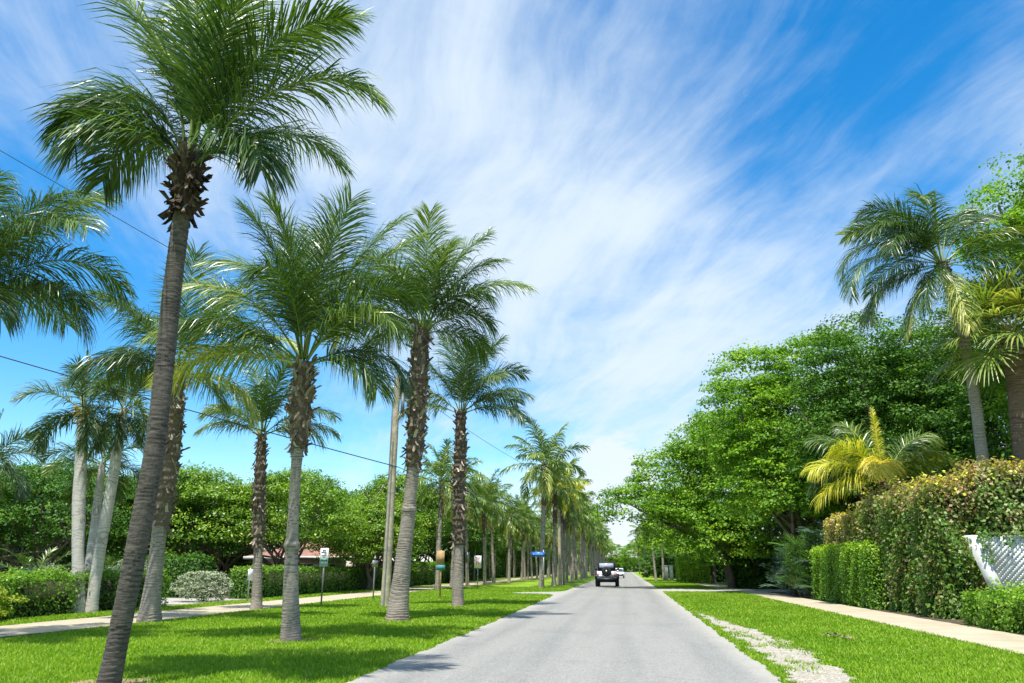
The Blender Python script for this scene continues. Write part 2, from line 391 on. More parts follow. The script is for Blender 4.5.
def wob(y, amp, seed):
    """ragged edge offset"""
    y = np.asarray(y, float)
    return amp * (np.sin(y * 1.7 + seed) * .4 + np.sin(y * 4.1 + seed * 2.3) * .3 + np.sin(y * 9.7 + seed * 3.1) * .25 + np.sin(y * 23 + seed) * .2 + np.sin(y * 47 + seed * 5) * .12)
ROADL, ROADR = -3.85, 2.07
yy = np.concatenate([np.arange(-20, 60, .12), np.arange(60, 150, .6), np.arange(150, 700, 5)])
def flare(y, y0, y1, depth, soft):
    """a smooth widening between y0 and y1"""
    a = 1 / (1 + np.exp(-(y - y0) / soft)); b = 1 / (1 + np.exp((y - y1) / soft)); return depth * a * b
def left_edge(y): return ROADL + wob(y, .07, 1.0) - .012 * np.clip(np.asarray(y, float) - 20, 0, 26) - flare(np.asarray(y, float), 46.2, 50.5, 3.3, .55)
def right_edge(y): return ROADR + wob(y, .07, 4.0) + .006 * np.clip(np.asarray(y, float) - 10, 0, 50)
def strip(name, xl, xr, ys, z, mat, nx=2, **kw):
    n = len(ys); k = np.linspace(0, 1, nx)[None]
    X = xl[:, None] * (1 - k) + xr[:, None] * k
    V = np.stack([X, np.broadcast_to(ys[:, None], X.shape), np.full(X.shape, z)], -1).reshape(-1, 3)
    i = np.arange(n - 1)[:, None] * nx; j = np.arange(nx - 1)[None]
    F = np.stack([i + j, i + j + 1, i + nx + j + 1, i + nx + j], -1).reshape(-1, 4)
    m = MB().add(V, F); return m.build(name, mat, **kw)
mb = MB(); mb.add([(-1500, -200, 0), (1500, -200, 0), (1500, 2500, 0), (-1500, 2500, 0)], [[0, 1, 2, 3]])
mb.build('ground', M['lawn'], kind='structure')
strip('road', left_edge(yy), right_edge(yy), yy, .008, M['road'], 4, kind='structure')
# cross drive on the right, meeting the road
ydr = np.arange(43.2, 60.0, .15)
xr_in = np.full(len(ydr), ROADR + .1)
xr_out = np.where(ydr < 53, np.interp(ydr, [43.2, 46, 50, 53], [2.25, 4.6, 7.2, 8.6]), 26.0)
strip('driveway', xr_in, xr_out + wob(ydr, .05, 2), ydr, .013, M['drive'], 3, kind='structure')
ysw = np.arange(4, 53.2, .15)
strip('sidewalk', 6.95 + wob(ysw, .04, 3), 8.9 + wob(ysw, .05, 5), ysw, .028, M['walk'], 3, kind='structure')
ysw = np.arange(59.5, 130, .4)
sw = 6.6 - .02 * (ysw - 60)
strip('sidewalk', sw + wob(ysw, .04, 3), sw + 1.7 + wob(ysw, .05, 5), ysw, .018, M['walk'], 3, kind='structure')
yp = np.arange(2, 220, .3)
strip('path', -16.6 + wob(yp, .05, 7), -13.95 + .45 * np.clip((yp - 15) / 12, 0, 1) + wob(yp, .05, 8), yp, .020, M['walk'], 3, kind='structure')
yd = np.arange(30, 37.6, .2)
strip('house_driveway', np.full(len(yd), -26.), np.full(len(yd), -16.5), yd, .012, M['drive'], 3, kind='structure')
# crushed-shell shoulder beside the road
yg = np.arange(9, 29.5, .08)
gl = right_edge(yg) + np.interp(yg, [9, 12, 16, 20, 25, 29.5], [.22, .20, .26, .20, .12, .2]) + wob(yg * 1.7, .16, 2.2)
gr = np.interp(yg, [9, 11.5, 14, 17, 20, 23, 26, 29.4], [3.1, 3.05, 3.2, 3.35, 3.2, 2.9, 2.65, 2.45]) + wob(yg * 1.4, .2, 9.1)
strip('gravel_shoulder', gl, np.maximum(gr, gl + .02), yg, .012, M['gravel'], 3, kind='structure')
# dark beds beneath the plantings
strip('planting_bed', np.full(60, 8.95) + wob(np.linspace(8, 53, 60), .06, 1), np.full(60, 30.), np.linspace(8, 53, 60), .006, M['mulch'], kind='structure')
strip('planting_bed', np.full(40, -45.), np.full(40, -18.2), np.linspace(36.5, 90, 40), .006, M['mulch'], kind='structure')
strip('planting_bed', np.full(40, -45.), np.full(40, -18.6) , np.linspace(8, 29.6, 40), .006, M['mulch'], kind='structure')
strip('planting_bed', np.full(40, 9.2), np.full(40, 30.), np.linspace(60.5, 110, 40), .004, M['mulch'], kind='structure')

soil = MB()
for (bx_, by_) in [gnd(291, 641), gnd(397, 621), gnd(458, 607), gnd(149, 622), gnd(256, 610), (-7.0, 10.0)]:
    an = np.linspace(0, 2 * np.pi, 40, endpoint=False); rr = .52 + .1 * np.sin(an * 3 + bx_) + .07 * np.sin(an * 7) + rng.normal(0, .03, 40)
    V = np.column_stack([bx_ + rr * np.cos(an), by_ + rr * 1.15 * np.sin(an), np.full(40, .005)]); V = np.vstack([V, [bx_, by_, .005]])
    soil.add(V, [[i, (i + 1) % 40, 40, 40] for i in range(40)])
soil.build('bare_soil', concrete_mat('sandy_soil', (.34, .25, .15), (.20, .16, .09)), kind='structure')
def vnoise(x, y, seed=0):
    def h(i, j): return np.modf(np.abs(np.sin(i * 127.1 + j * 311.7 + seed * 74.7) * 43758.5453))[0]
    i, j = np.floor(x), np.floor(y); u, v = x - i, y - j; u = u * u * (3 - 2 * u); v = v * v * (3 - 2 * v)
    return (h(i, j) * (1 - u) + h(i + 1, j) * u) * (1 - v) + (h(i, j + 1) * (1 - u) + h(i + 1, j + 1) * u) * v
# ------------------------------------------------------------------ grass blades
def grass(name, xfun, y0, y1, dens0, label, falloff=1.15, h=.058):
    P = []
    y = y0
    while y < y1:
        dy = .5
        xa, xb = xfun(y)
        if xb - xa < .05: y += dy; continue
        n = int(1.75 * dens0 * (12.0 / max(y, 8)) ** falloff * (xb - xa) * dy)
        px = rng.uniform(xa, xb, n); py = rng.uniform(y, y + dy, n)
        P.append(np.stack([px, py], 1)); y += dy
    P = np.vstack(P)
    # keep only blades off the road and the shell shoulder, with ragged clumps spreading over the margins
    le = left_edge(P[:, 1]); re = right_edge(P[:, 1])
    ok = (P[:, 0] < le + .02) | (P[:, 0] > re - .02)
    gl_ = np.interp(P[:, 1], yg, gl, left=9, right=9); gr_ = np.interp(P[:, 1], yg, gr, left=-9, right=-9)
    ng = .55 * vnoise(P[:, 0] * 2.6, P[:, 1] * 1.1, 3) + .45 * vnoise(P[:, 0] * 7, P[:, 1] * 4, 5) + .16 * np.clip(np.abs((P[:, 0] - gl_) / np.maximum(gr_ - gl_, .01) - .5) * 2, 0, 1) ** 2 + rng.normal(0, .10, len(P))
    ok &= ~((P[:, 0] > gl_) & (P[:, 0] < gr_) & (ng < .74))
    for (bx_, by_) in [gnd(291, 641), gnd(397, 621), gnd(458, 607), gnd(149, 622), gnd(256, 610), (-7.0, 10.0)]:
        ok &= ~((np.hypot(P[:, 0] - bx_, (P[:, 1] - by_) / 1.1) < .52) & (rng.uniform(size=len(P)) < .8))
    P = P[ok]; n = len(P)
    dist = P[:, 1]
    sc = np.clip(dist / 12.0, .85, 3.2)
    hgt = h * rng.uniform(.55, 1.3, n) * (1 + .18 * (sc - 1)); w = .0065 * sc * rng.uniform(.8, 1.4, n)
    a = rng.uniform(0, 2 * np.pi, n); lean = rng.uniform(.25, 1.0, n) * hgt; b = rng.uniform(0, 2 * np.pi, n)
    base = np.column_stack([P, np.full(n, -.005)])
    wd = np.column_stack([np.cos(a), np.sin(a), np.zeros(n)]) * w[:, None]
    ld = np.column_stack([np.cos(b), np.sin(b), np.zeros(n)]) * lean[:, None]
    up = np.column_stack([np.zeros(n), np.zeros(n), hgt])
    V = np.stack([base - wd, base + wd, base + wd * .75 + ld * .4 + up * .62, base - wd * .75 + ld * .4 + up * .62, base + ld + up], 1)
    i = np.arange(n) * 5
    F = np.concatenate([np.stack([i, i + 1, i + 2, i + 3], 1), np.stack([i + 3, i + 2, i + 4, i + 4], 1)])
    v = np.clip(rng.normal(.48, .2, n), 0, .93); v = np.where(rng.uniform(size=n) < .03, 1.0, v)
    m = MB().add(V.reshape(-1, 3), F, np.concatenate([v, v]))
    m.build(name, M['grass'], label=label, cat='grass', kind='stuff')
grass('median_grass', lambda y: (max(-13.6, -.62 * y - 4), left_edge(y) + .05), 7.5, 62, 640, 'short bright green grass of the palm-planted median left of the road')
grass('verge_grass', lambda y: (2.0, 7.0 if y < 43 else 7.2), 8, 52, 620, 'bright green grass strip between the road and the right sidewalk')
grass('verge_grass', lambda y: (2.3, 6.6), 59.6, 100, 700, 'grass strip beyond the cross drive on the right')
grass('roadside_grass', lambda y: (max(-18.4, -.66 * y - 4.5), -16.65), 14, 60, 520, 'narrow green grass strip beyond the far left path')

# ------------------------------------------------------------------ palms
def frond_geo(mb, az, el, L, droop, n=64, ll=.8, w=.030, roll=0.0, g=.9, vbase=.4, vvar=.15, lift=22, s0=.16, seed=0, nseg=3, sway=0.0, tipv=0.0, origin=(0, 0, 0), pet=.035, mi_r=0, mess=14):
    r = np.random.default_rng(seed)
    Mn = 22; s = np.linspace(0, 1, Mn)
    e = R(el) - droop * s ** 1.75; a = R(az) + sway * s
    T = np.stack([np.cos(e) * np.cos(a), np.cos(e) * np.sin(a), np.sin(e)], 1)
    N = np.stack([-np.sin(e) * np.cos(a), -np.sin(e) * np.sin(a), np.cos(e)], 1)
    B = np.cross(T, N)
    ro = roll * s; B, N = (B * np.cos(ro)[:, None] + N * np.sin(ro)[:, None]), (N * np.cos(ro)[:, None] - B * np.sin(ro)[:, None])
    Pp = np.vstack([[0, 0, 0], np.cumsum((T[:-1] + T[1:]) / 2 * L / (Mn - 1), axis=0)]) + np.array(origin)
    mb.tube(Pp, pet * (1 - .86 * s ** .8), 5, vbase + .30, cap=False)
    k = 2 * n
    si = np.tile(np.linspace(s0, .995, n), 2) + r.uniform(-.3, .3, k) * (1 - s0) / n
    si = np.clip(si, 0, 1); side = np.repeat([1., -1.], n)
    def samp(X): return np.stack([np.interp(si, s, X[:, q]) for q in range(3)], 1)
    p = samp(Pp); t = samp(T); nn = samp(N); b = samp(B)
    u = (si - s0) / (1 - s0)
    prof = np.minimum(1, .45 + u / .28) * (1 - .56 * np.clip((u - .5) / .5, 0, 1) ** 1.8)
    ln = ll * prof * r.uniform(.85, 1.12, k)
    phi = R(1) * (58 - 26 * u + r.normal(0, 6, k)); beta = R(1) * (lift + r.normal(0, mess, k))
    out = side[:, None] * b * np.cos(beta)[:, None] + nn * np.sin(beta)[:, None]
    D = t * np.cos(phi)[:, None] + out * np.sin(phi)[:, None]
    g = g * (.35 + 1.25 * np.clip(1 - el / 88., 0, 1.2) ** .8)
    gg = g * (.6 + .8 * r.uniform(size=k)) * (ln / ll + .25)
    tt = np.linspace(0, 1, nseg + 1); pts = [p]; dirs = []
    for q in range(nseg):
        d = D + np.array([0, 0, -1.]) * (gg * ((q + .5) / nseg) ** 1.9)[:, None]
        d /= np.linalg.norm(d, axis=1)[:, None]; dirs.append(d); pts.append(pts[-1] + d * (ln / nseg)[:, None])
    dirs.append(dirs[-1])
    wp = np.interp(tt, [0, .25, .7, 1], [.55, 1, .75, .06])
    rows = []
    tw = r.normal(0, .5, k)
    for q in range(nseg + 1):
        wdir = np.cross(dirs[q], nn); wdir /= np.linalg.norm(wdir, axis=1)[:, None] + 1e-6
        w2 = np.cross(dirs[q], wdir)
        wv = (wdir * np.cos(tw)[:, None] + w2 * np.sin(tw)[:, None]) * (w / 2 * wp[q])
        rows += [pts[q] - wv, pts[q] + wv]
    V = np.stack(rows, 1); m = 2 * (nseg + 1)
    i = np.arange(k) * m
    F = np.concatenate([np.stack([i + 2 * q, i + 2 * q + 1, i + 2 * q + 3, i + 2 * q + 2], 1) for q in range(nseg)])
    v = vbase - .04 + r.normal(0, vvar, k) + (tipv + .10) * u ** 2
    mb.add(V.reshape(-1, 3), F, np.clip(np.tile(v, nseg), 0, 1))

def crown_spec(n, seed, L=3.5, el0=84, el1=-28, droop0=.55, droop1=1.25, power=1.0):
    r = np.random.default_rng(seed); out = []
    for k in range(n):
        q = (k + .5) / n
        out.append(dict(az=(k * 137.5 + seed * 31 + r.uniform(-12, 12)) % 360, el=el0 - (el0 - el1) * q ** power + r.uniform(-6, 6),
                        L=L * (r.uniform(.86, 1.05)) * (.82 + .18 * math.sin(math.pi * min(1, q + .2))), droop=droop0 + (droop1 - droop0) * q + r.uniform(-.15, .3),
                        roll=r.uniform(-.7, .7), sway=r.uniform(-.25, .25), seed=int(r.integers(1e6)), vbase=.38 + r.uniform(-.1, .12) + (.16 if q > .85 and r.uniform() < .5 else 0)))
    return out

def catmull(P, n):
    P = np.asarray(P, float); K = len(P); t = np.linspace(0, K - 1, n); i = np.clip(t.astype(int), 0, K - 2); f = (t - i)[:, None]
    g = lambda j: P[np.clip(j, 0, K - 1)]
    a, b, c, d = g(i - 1), g(i), g(i + 1), g(i + 2)
    return .5 * (2 * b + (c - a) * f + (2 * a - 5 * b + 4 * c - d) * f ** 2 + (3 * b - a - 3 * c + d) * f ** 3)

def trunk_geo(mb, pts, rad, sides=18, ring=.075, seed=1, amp=.05, step=.022, knob=()):
    """ringed palm trunk: each old leaf scar is a small ledge"""
    r = np.random.default_rng(seed)
    P = np.column_stack([np.asarray(pts, float), rad]); 
    Lg = np.linalg.norm(np.diff(P[:, :3], axis=0), axis=1).sum(); n = max(12, int(Lg / step))
    Q = catmull(P, n); c = Q[:, :3]; rr = Q[:, 3]
    sl_ = np.concatenate([[0], np.cumsum(np.linalg.norm(np.diff(c, axis=0), axis=1))])
    an = np.arange(sides) * 2 * np.pi / sides
    ph = sl_[:, None] / ring + .25 * np.sin(an + r.uniform(0, 6))[None] + .9 * np.sin(sl_ * 3.1 + seed)[:, None] + .7 * np.sin(sl_ * 7.3 + seed * 2)[:, None] + .22 * np.sin(2 * an - sl_[:, None] * 2.2)
    saw = ph - np.floor(ph)
    cell = np.sin(np.floor(ph) * 12.9898 + seed) * .5 + .5
    lump = .5 * np.sin(an * 2 + sl_[:, None] * 1.9 + seed) + .5 * np.sin(an * 3 - sl_[:, None] * 4.1) 
    rad_ = rr[:, None] * (1 + amp * (saw - .5) * (.6 + .8 * cell) + .035 * lump + r.normal(0, .008, (n, sides)))
    for kz, ka in knob: rad_ *= 1 + ka * np.exp(-((sl_ - kz) / .09) ** 2)[:, None]
    V = np.stack([c[:, 0, None] + rad_ * np.cos(an), c[:, 1, None] + rad_ * np.sin(an), c[:, 2, None] + 0 * rad_], -1).reshape(-1, 3)
    i = np.arange(n - 1)[:, None] * sides; j = np.arange(sides)[None]; k = (j + 1) % sides
    F = np.stack([i + j, i + k, i + sides + k, i + sides + j], -1).reshape(-1, 4)
    a = np.where(saw[:-1] < .22, .65 * (.3 + .7 * cell[:-1]), 0.0) + r.uniform(0, .12, (n - 1, sides))
    mb.add(V, F, a.reshape(-1))
    return Q

def boots_geo(mb, Q, z0, z1, n, seed, size=.2, flare_=.35, core=True, rag=1.0):
    """ragged old leaf bases and fibre wrapped round the upper trunk (between fractions z0..z1 of its length)"""
    r = np.random.default_rng(seed); K = len(Q)
    if core:
        seg = Q[int(z0 * K):max(int(z1 * K), int(z0 * K) + 6)]
        m = len(seg); rr = seg[:, 3] * 1.0 * (1.16 + .10 * np.sin(np.arange(m) * 2 * np.pi / 9.0) + r.normal(0, .03, m)); rr[:3] = seg[:3, 3] * np.array([1.02, 1.07, 1.12])[:min(3, m)]
        mb.tube(seg[:, :3], rr, 14, r.uniform(.1, .3), cap=True)
    for q in range(n):
        f = z0 + (z1 - z0) * (q + r.uniform(0, 1)) / n; p = Q[min(K - 1, int(f * K))]
        a = q * 2.4 + r.uniform(-.4, .4); rad = p[3] * r.uniform(1.0, 1.22)
        o = np.array([math.cos(a), math.sin(a), 0]); tn = np.array([-math.sin(a), math.cos(a), 0])
        s = size * r.uniform(.5, 1.25); wd = s * r.uniform(.22, .62); fl = flare_ * r.uniform(.1, 1.9) ** 1.3 * rag; up = r.uniform(.6, 1.15) * (1 if r.uniform() < .58 else -1); sl = r.normal(0, .35) * s
        c0 = p[:3] + o * rad; pts = []
        for k, (h, wk, ok) in enumerate(((0, 1, 0), (.5, .85, .25), (1, .35 + .5 * r.uniform(), 1))):
            cc = c0 + np.array([0, 0, h * s * up]) + o * (ok * s * fl); jit = tn * (r.uniform(-.25, .25) * wd * k * .5 + sl * h)
            pts += [cc + jit - tn * wd * wk / 2 - o * .02, cc + jit + o * (.02 + .01 * k), cc + jit + tn * wd * wk / 2 - o * .02]
        V = np.array(pts); F = [[0, 1, 4, 3], [1, 2, 5, 4], [3, 4, 7, 6], [4, 5, 8, 7]]
        mb.add(V, F, np.clip(r.normal(.5, .25), 0, 1))
        if r.uniform() < .5: # torn edge
            V2 = V.copy(); V2[:, 2] += r.uniform(-.05, .03); V2 += o * .012; V2[6:] += r.normal(0, .02, (3, 3)); mb.add(V2, F, np.clip(r.normal(.35, .2), 0, 1))

def hero_palm(name, label, pixpts, fronds, group, mat='frond', tmat='trunk', boots=(.72, 1.0, 90), seed=1, n=64, ll=.85, w=.034, bsize=.2, g=1.5, knob=(), heads=0, rag=1.0, spear=True, ring=.075, amp=.05, mess=16, lift=8, pet=.030):
    """pixpts: (pixel x, pixel y, Y distance, radius) along the trunk, turned into real positions"""
    n = int(n * 1.9); ll *= 1.34; w *= .74
    if len(fronds) > 12: fronds = [f for i, f in enumerate(fronds) if not (((40 < f['az'] % 360 < 140) or (215 < f['az'] % 360 < 312)) and f['el'] < 73 and i % 2 == 0)]
    W = [(*at(a, b, Y), rd) for a, b, Y, rd in pixpts]
    bx, by = W[0][0], W[0][1]; W[0] = (W[0][0], W[0][1], 0.0, W[0][3])
    root = empty(name, (bx, by, 0)); tag(root, label, 'palm tree', group)
    pts = [(x - bx, y - by, z) for x, y, z, _ in W]; rad = [q[3] for q in W]
    pts[0] = (pts[0][0], pts[0][1], -.06)
    m = MB(); Q = trunk_geo(m, pts, rad, seed=seed, knob=knob, ring=ring, amp=amp); m.build('trunk', M[tmat], root, smooth=False)
    top = Q[-1, :3]
    if boots:
        m = MB(); boots_geo(m, Q, boots[0], boots[1], boots[2], seed + 5, bsize, rag=rag); m.build('old_leaf_bases', M['boots_dark' if tmat == 'trunk_dark' else 'boots'], root)
    for i, f in enumerate(fronds):
        m = MB(); kw = dict(n=n, ll=ll, w=w, g=g, mess=mess, lift=lift, pet=pet); kw.update(f); kw['vbase'] = kw.get('vbase', .4) + .12 * math.sin(i * 2.4 + seed); kw['roll'] = kw.get('roll', 0) + .75 * math.sin(i * 1.7 + seed * 1.3); kw.pop('mat', None)
        rr = rad[-1] * .55; a = R(kw['az']); kw['origin'] = top + np.array([math.cos(a) * rr, math.sin(a) * rr, -.12 + .22 * max(0, kw['el']) / 90])
        frond_geo(m, **kw); m.build('frond', M[f.get('mat', mat)] if 'mat' in f else M[mat], root)
    if spear:
        m = MB(); a = random.uniform(0, 6.28)
        frond_geo(m, a * 57, 86, 2.2 * ll / .85, .15, n=40, ll=.35, w=w, lift=70, g=.0, vbase=.62, vvar=.1, seed=seed, origin=top + np.array([0, 0, .1])); m.build('spear_leaf', M[mat], root)
    if heads:
        m = MB()
        for k in range(heads):
            a = random.uniform(0, 6.28); c = top + np.array([math.cos(a) * .26, math.sin(a) * .26, random.uniform(-.35, .0)])
            m.lathe([(0, -.13), (.07, -.10), (.105, 0), (.08, .10), (0, .14)], 8, c, a=.6)
        m.build('coconut', M['frond'], root)
    return root, top

def F_(az, el, L, droop, **k):
    d = dict(az=az, el=el, L=L, droop=droop, seed=int(abs(az * 7 + el * 13 + L * 101)) + 3); d.update(k); return d

# foreground leaning palm
fr = [F_(4, 58, 3.5, 1.85, roll=.3, vbase=.46, tipv=.1), F_(-24, 20, 2.1, 1.9, vbase=.28), F_(172, 66, 3.2, 1.9, roll=-.35, vbase=.36), F_(196, 58, 2.5, 2.3, vbase=.32),
      F_(20, 74, 4.0, 1.0, vbase=.48), F_(95, 84, 4.4, .5, vbase=.52), F_(140, 84, 4.4, .6, vbase=.50), F_(285, 84, 3.9, .8, vbase=.47),
      F_(240, 72, 3.0, 2.0, vbase=.34), F_(318, 76, 3.4, 1.5, vbase=.38), F_(350, 70, 3.5, 1.5, vbase=.40), F_(190, 80, 4.0, 1.0, vbase=.48), F_(160, 52, 2.7, 2.2, vbase=.30), F_(55, 55, 3.1, 1.5, vbase=.36), F_(210, 40, 1.9, 2.2, vbase=.30)]
hero_palm('coconut_palm', 'dark leaning coconut palm nearest the viewer, its crown cut by the top of the picture',
          [(106, 696, 9.8, .165), (118, 640, 9.75, .138), (137, 545, 9.65, .138), (156, 440, 9.55, .136), (168, 330, 9.45, .130), (177, 250, 9.35, .125), (189, 165, 9.25, .12)],
          fr, 'palms in the roadside row', tmat='trunk_dark', boots=(.895, 1.01, 230), seed=3, n=78, ll=.78, w=.036, bsize=.24, ring=.062, amp=.075, rag=.9)

fr = [F_(176, 74, 4.3, 1.45, vbase=.6, tipv=.2, roll=.3), F_(186, 58, 4.2, 1.45, vbase=.55, roll=.2), F_(120, 78, 4.4, .45, vbase=.40), F_(165, 82, 4.4, .40, vbase=.38), F_(80, 86, 4.2, .3, vbase=.45), F_(205, 79, 4.1, .6, vbase=.36),
      F_(20, 74, 4.4, .55, vbase=.42, roll=.3), F_(8, 66, 4.3, .75, vbase=.5, roll=-.3), F_(348, 60, 3.9, 2.1, vbase=.40), F_(335, 46, 3.3, 2.0, vbase=.32), F_(300, 72, 3.5, 1.5, vbase=.5), 
      F_(270, 66, 3.3, 1.9, vbase=.36), F_(235, 62, 3.4, 1.6, vbase=.38), F_(212, 40, 3.2, 1.6, vbase=.34), F_(130, 45, 3.3, 1.3, vbase=.36), F_(190, 36, 4.0, 1.3, vbase=.42, tipv=.2),
      F_(15, 28, 2.7, 1.9, vbase=.30), F_(350, 12, 2.3, 1.6, vbase=.32), F_(250, 82, 3.8, .7, vbase=.46), F_(325, 80, 4.0, .55, vbase=.45), F_(200, 15, 3.2, 1.2, vbase=.66, tipv=.2)]
hero_palm('coconut_palm', 'full coconut palm second along the roadside row, with a knobbly swelling on its lower trunk',
          [(291, 641, 16.35, .24), (291, 615, 16.3, .19), (291, 575, 16.25, .155), (294, 500, 16.2, .12), (297, 458, 16.15, .125), (301, 410, 16.1, .20), (304, 362, 16.05, .15)],
          fr, 'palms in the roadside row', boots=(.70, 1.0, 208), seed=5, n=70, ll=.88, w=.036, bsize=.22, knob=((2.05, .32),))

fr = [F_(12, 50, 4.0, 1.2, vbase=.46, roll=.2), F_(30, 66, 4.0, .9, vbase=.4), F_(75, 80, 4.1, .75, vbase=.4), F_(130, 72, 4.0, .95, vbase=.4), F_(160, 58, 3.9, 1.3, vbase=.4), F_(178, 40, 3.4, 1.6, vbase=.36),
      F_(200, 62, 3.4, 1.5, vbase=.38), F_(235, 70, 3.2, 1.5, vbase=.42), F_(270, 60, 3.2, 1.7, vbase=.38), F_(305, 70, 3.3, 1.4, vbase=.4), F_(335, 48, 3.0, 1.7, vbase=.36), F_(345, 30, 2.7, 1.6, vbase=.36),
      F_(190, 20, 3.0, 1.3, vbase=.6, tipv=.2), F_(110, 40, 3.1, 1.3, vbase=.4), F_(60, 40, 3.0, 1.3, vbase=.38), F_(215, 32, 2.8, 1.6, vbase=.4), F_(150, 22, 2.7, 1.4, vbase=.5), F_(0, 74, 3.9, .8, vbase=.42), F_(290, 82, 3.8, .7, vbase=.5), F_(10, 8, 2.2, 1.2, vbase=.55)]
hero_palm('coconut_palm', 'tall curving coconut palm with shaggy dark upper trunk beside the wooden utility pole',
          [(397, 621, 22.9, .36), (400, 590, 22.9, .29), (405, 545, 22.8, .23), (411, 490, 22.7, .20), (416, 430, 22.6, .22), (418, 385, 22.5, .24), (422, 330, 22.4, .19)],
          fr, 'palms in the roadside row', boots=(.56, 1.0, 272), seed=8, n=64, ll=.9, w=.04, bsize=.26, heads=0, knob=((3.3, .15),))

fr = [F_(20, 62, 3.6, 1.35, vbase=.4), F_(2, 40, 3.2, 1.3, vbase=.4), F_(355, 18, 2.9, 1.2, vbase=.38), F_(60, 80, 3.9, .5, vbase=.34), F_(140, 82, 3.8, .45, vbase=.36), F_(165, 66, 3.5, .9, vbase=.38), F_(180, 42, 3.0, 1.0, vbase=.66, tipv=.12),
      F_(190, 22, 2.8, 1.2, vbase=.6), F_(230, 60, 3.0, 1.3, vbase=.42), F_(290, 72, 3.3, 1.1, vbase=.4), F_(320, 52, 3.0, 1.4, vbase=.38), F_(100, 60, 3.3, .9, vbase=.4), F_(255, 34, 2.4, 1.6, vbase=.4), F_(40, 40, 3.1, 1.2, vbase=.38), F_(350, 76, 3.7, .8, vbase=.36)]
hero_palm('coconut_palm', 'coconut palm with dark rough trunk, next to the right of the utility pole palm',
          [(458, 607, 31.6, .27), (458, 590, 31.6, .235), (459, 550, 31.5, .19), (459, 500, 31.4, .21), (460, 460, 31.3, .23), (461, 412, 31.2, .17)],
          fr, 'palms in the roadside row', mat='frond_blue', boots=(.42, 1.0, 240), seed=11, n=56, ll=.85, w=.046, bsize=.25)

# inner row, parallel to the path
fr = crown_spec(12, 21, 4.0, 84, -5)
fr += [F_(150, 60, 4.4, 1.2, vbase=.4), F_(165, 38, 3.6, 1.6, vbase=.34), F_(20, 45, 4.0, 1.4, vbase=.55, tipv=.2), F_(200, 30, 3.2, 1.7, vbase=.35)]
hero_palm('coconut_palm', 'coconut palm behind the dark foreground trunk, its pale foot widening into the lawn',
          [(149, 622, 21.0, .36), (152, 595, 21.0, .26), (158, 545, 21.0, .21), (167, 480, 21.0, .24), (174, 420, 21.0, .21), (178, 372, 21.0, .17)],
          fr, 'palms in the inner row', boots=(.46, 1.0, 240), seed=14, n=58, ll=.95, w=.042, bsize=.24)
fr = [F_(178, 52, 2.7, 1.3, vbase=.62, tipv=.3), F_(170, 66, 3.0, 1.1, vbase=.45), F_(140, 76, 3.2, .5, vbase=.36), F_(60, 82, 3.3, .4, vbase=.34), F_(10, 70, 3.2, .7, vbase=.36), F_(0, 40, 3.2, 1.35, vbase=.36), F_(350, 20, 2.9, 1.35, vbase=.34),
      F_(186, 30, 2.6, 1.2, vbase=.45), F_(240, 70, 2.8, 1.0, vbase=.42), F_(290, 60, 2.7, 1.2, vbase=.4), F_(90, 55, 2.9, .9, vbase=.4), F_(215, 44, 2.4, 1.3, vbase=.5), F_(330, 76, 3.1, .6, vbase=.4), F_(25, 28, 3.0, 1.2, vbase=.36)]
hero_palm('coconut_palm', 'slimmer coconut palm of the inner row with an upright crown and yellowish left fronds',
          [(256, 610, 27.6, .25), (257, 595, 27.6, .19), (258, 560, 27.5, .16), (259, 520, 27.5, .19), (260, 480, 27.4, .19), (262, 434, 27.4, .14)],
          fr, 'palms in the inner row', boots=(.46, 1.0, 176), seed=17, n=52, ll=.75, w=.042, bsize=.22)
fr = crown_spec(10, 4, 4.0, 82, 0)
fr += [F_(15, 42, 4.2, 1.75, vbase=.34, roll=.3), F_(352, 62, 4.0, 1.2, vbase=.38), F_(25, 68, 4.2, 1.0, vbase=.42), F_(5, 22, 3.8, 1.7, vbase=.3), F_(335, 10, 3.0, 1.3, vbase=.3), F_(350, 50, 4.3, 1.5, vbase=.36)]
hero_palm('coconut_palm', 'large coconut palm at the left picture edge, trunk outside the view',
          [(-105, 655, 14.2, .25), (-100, 620, 14.2, .2), (-75, 480, 14.1, .19), (-48, 300, 14.0, .16)],
          fr, 'palms in the inner row', boots=(.7, 1.0, 100), seed=19, n=70, ll=.95, w=.036)

# three smooth pale trunks beside the path
def royal(label, pix, seed, n=15, L=2.6, fruit=True, mat='frond_blue'):
    sp = crown_spec(n, seed, L, 75, -38, 1.1, 1.7)
    root, top = hero_palm('royal_palm', label, pix, sp, 'smooth pale palms beside the path', mat=mat, tmat='trunk_royal', boots=None, seed=seed, n=48, ll=.62, w=.042, g=.7, ring=.16, amp=.015, mess=40, lift=25)
    if fruit:
        m = MB(); r = np.random.default_rng(seed)
        for k in range(160):
            a = r.uniform(0, 6.28); q = r.uniform(.05, .3); c = top + np.array([math.cos(a) * q, math.sin(a) * q, r.uniform(-.65, .0)])
            m.lathe([(0, -.045), (.035, -.02), (.035, .02), (0, .045)], 5, c, a=r.uniform())
        m.build('fruit_cluster', M['fruit'], root)
    return root
M['fruit'] = boots_mat('palm_fruit', [(0, (.20, .12, .03)), (.5, (.40, .22, .04)), (1, (.5, .34, .08))])
royal('smooth pale palm trunk standing upright, leftmost of the clump beside the path, with orange fruit',
      [(77, 614, 24.8, .27), (79, 600, 24.8, .225), (78, 560, 24.8, .20), (79, 500, 24.8, .215), (82, 440, 24.8, .19), (83, 408, 24.8, .15)], 31)
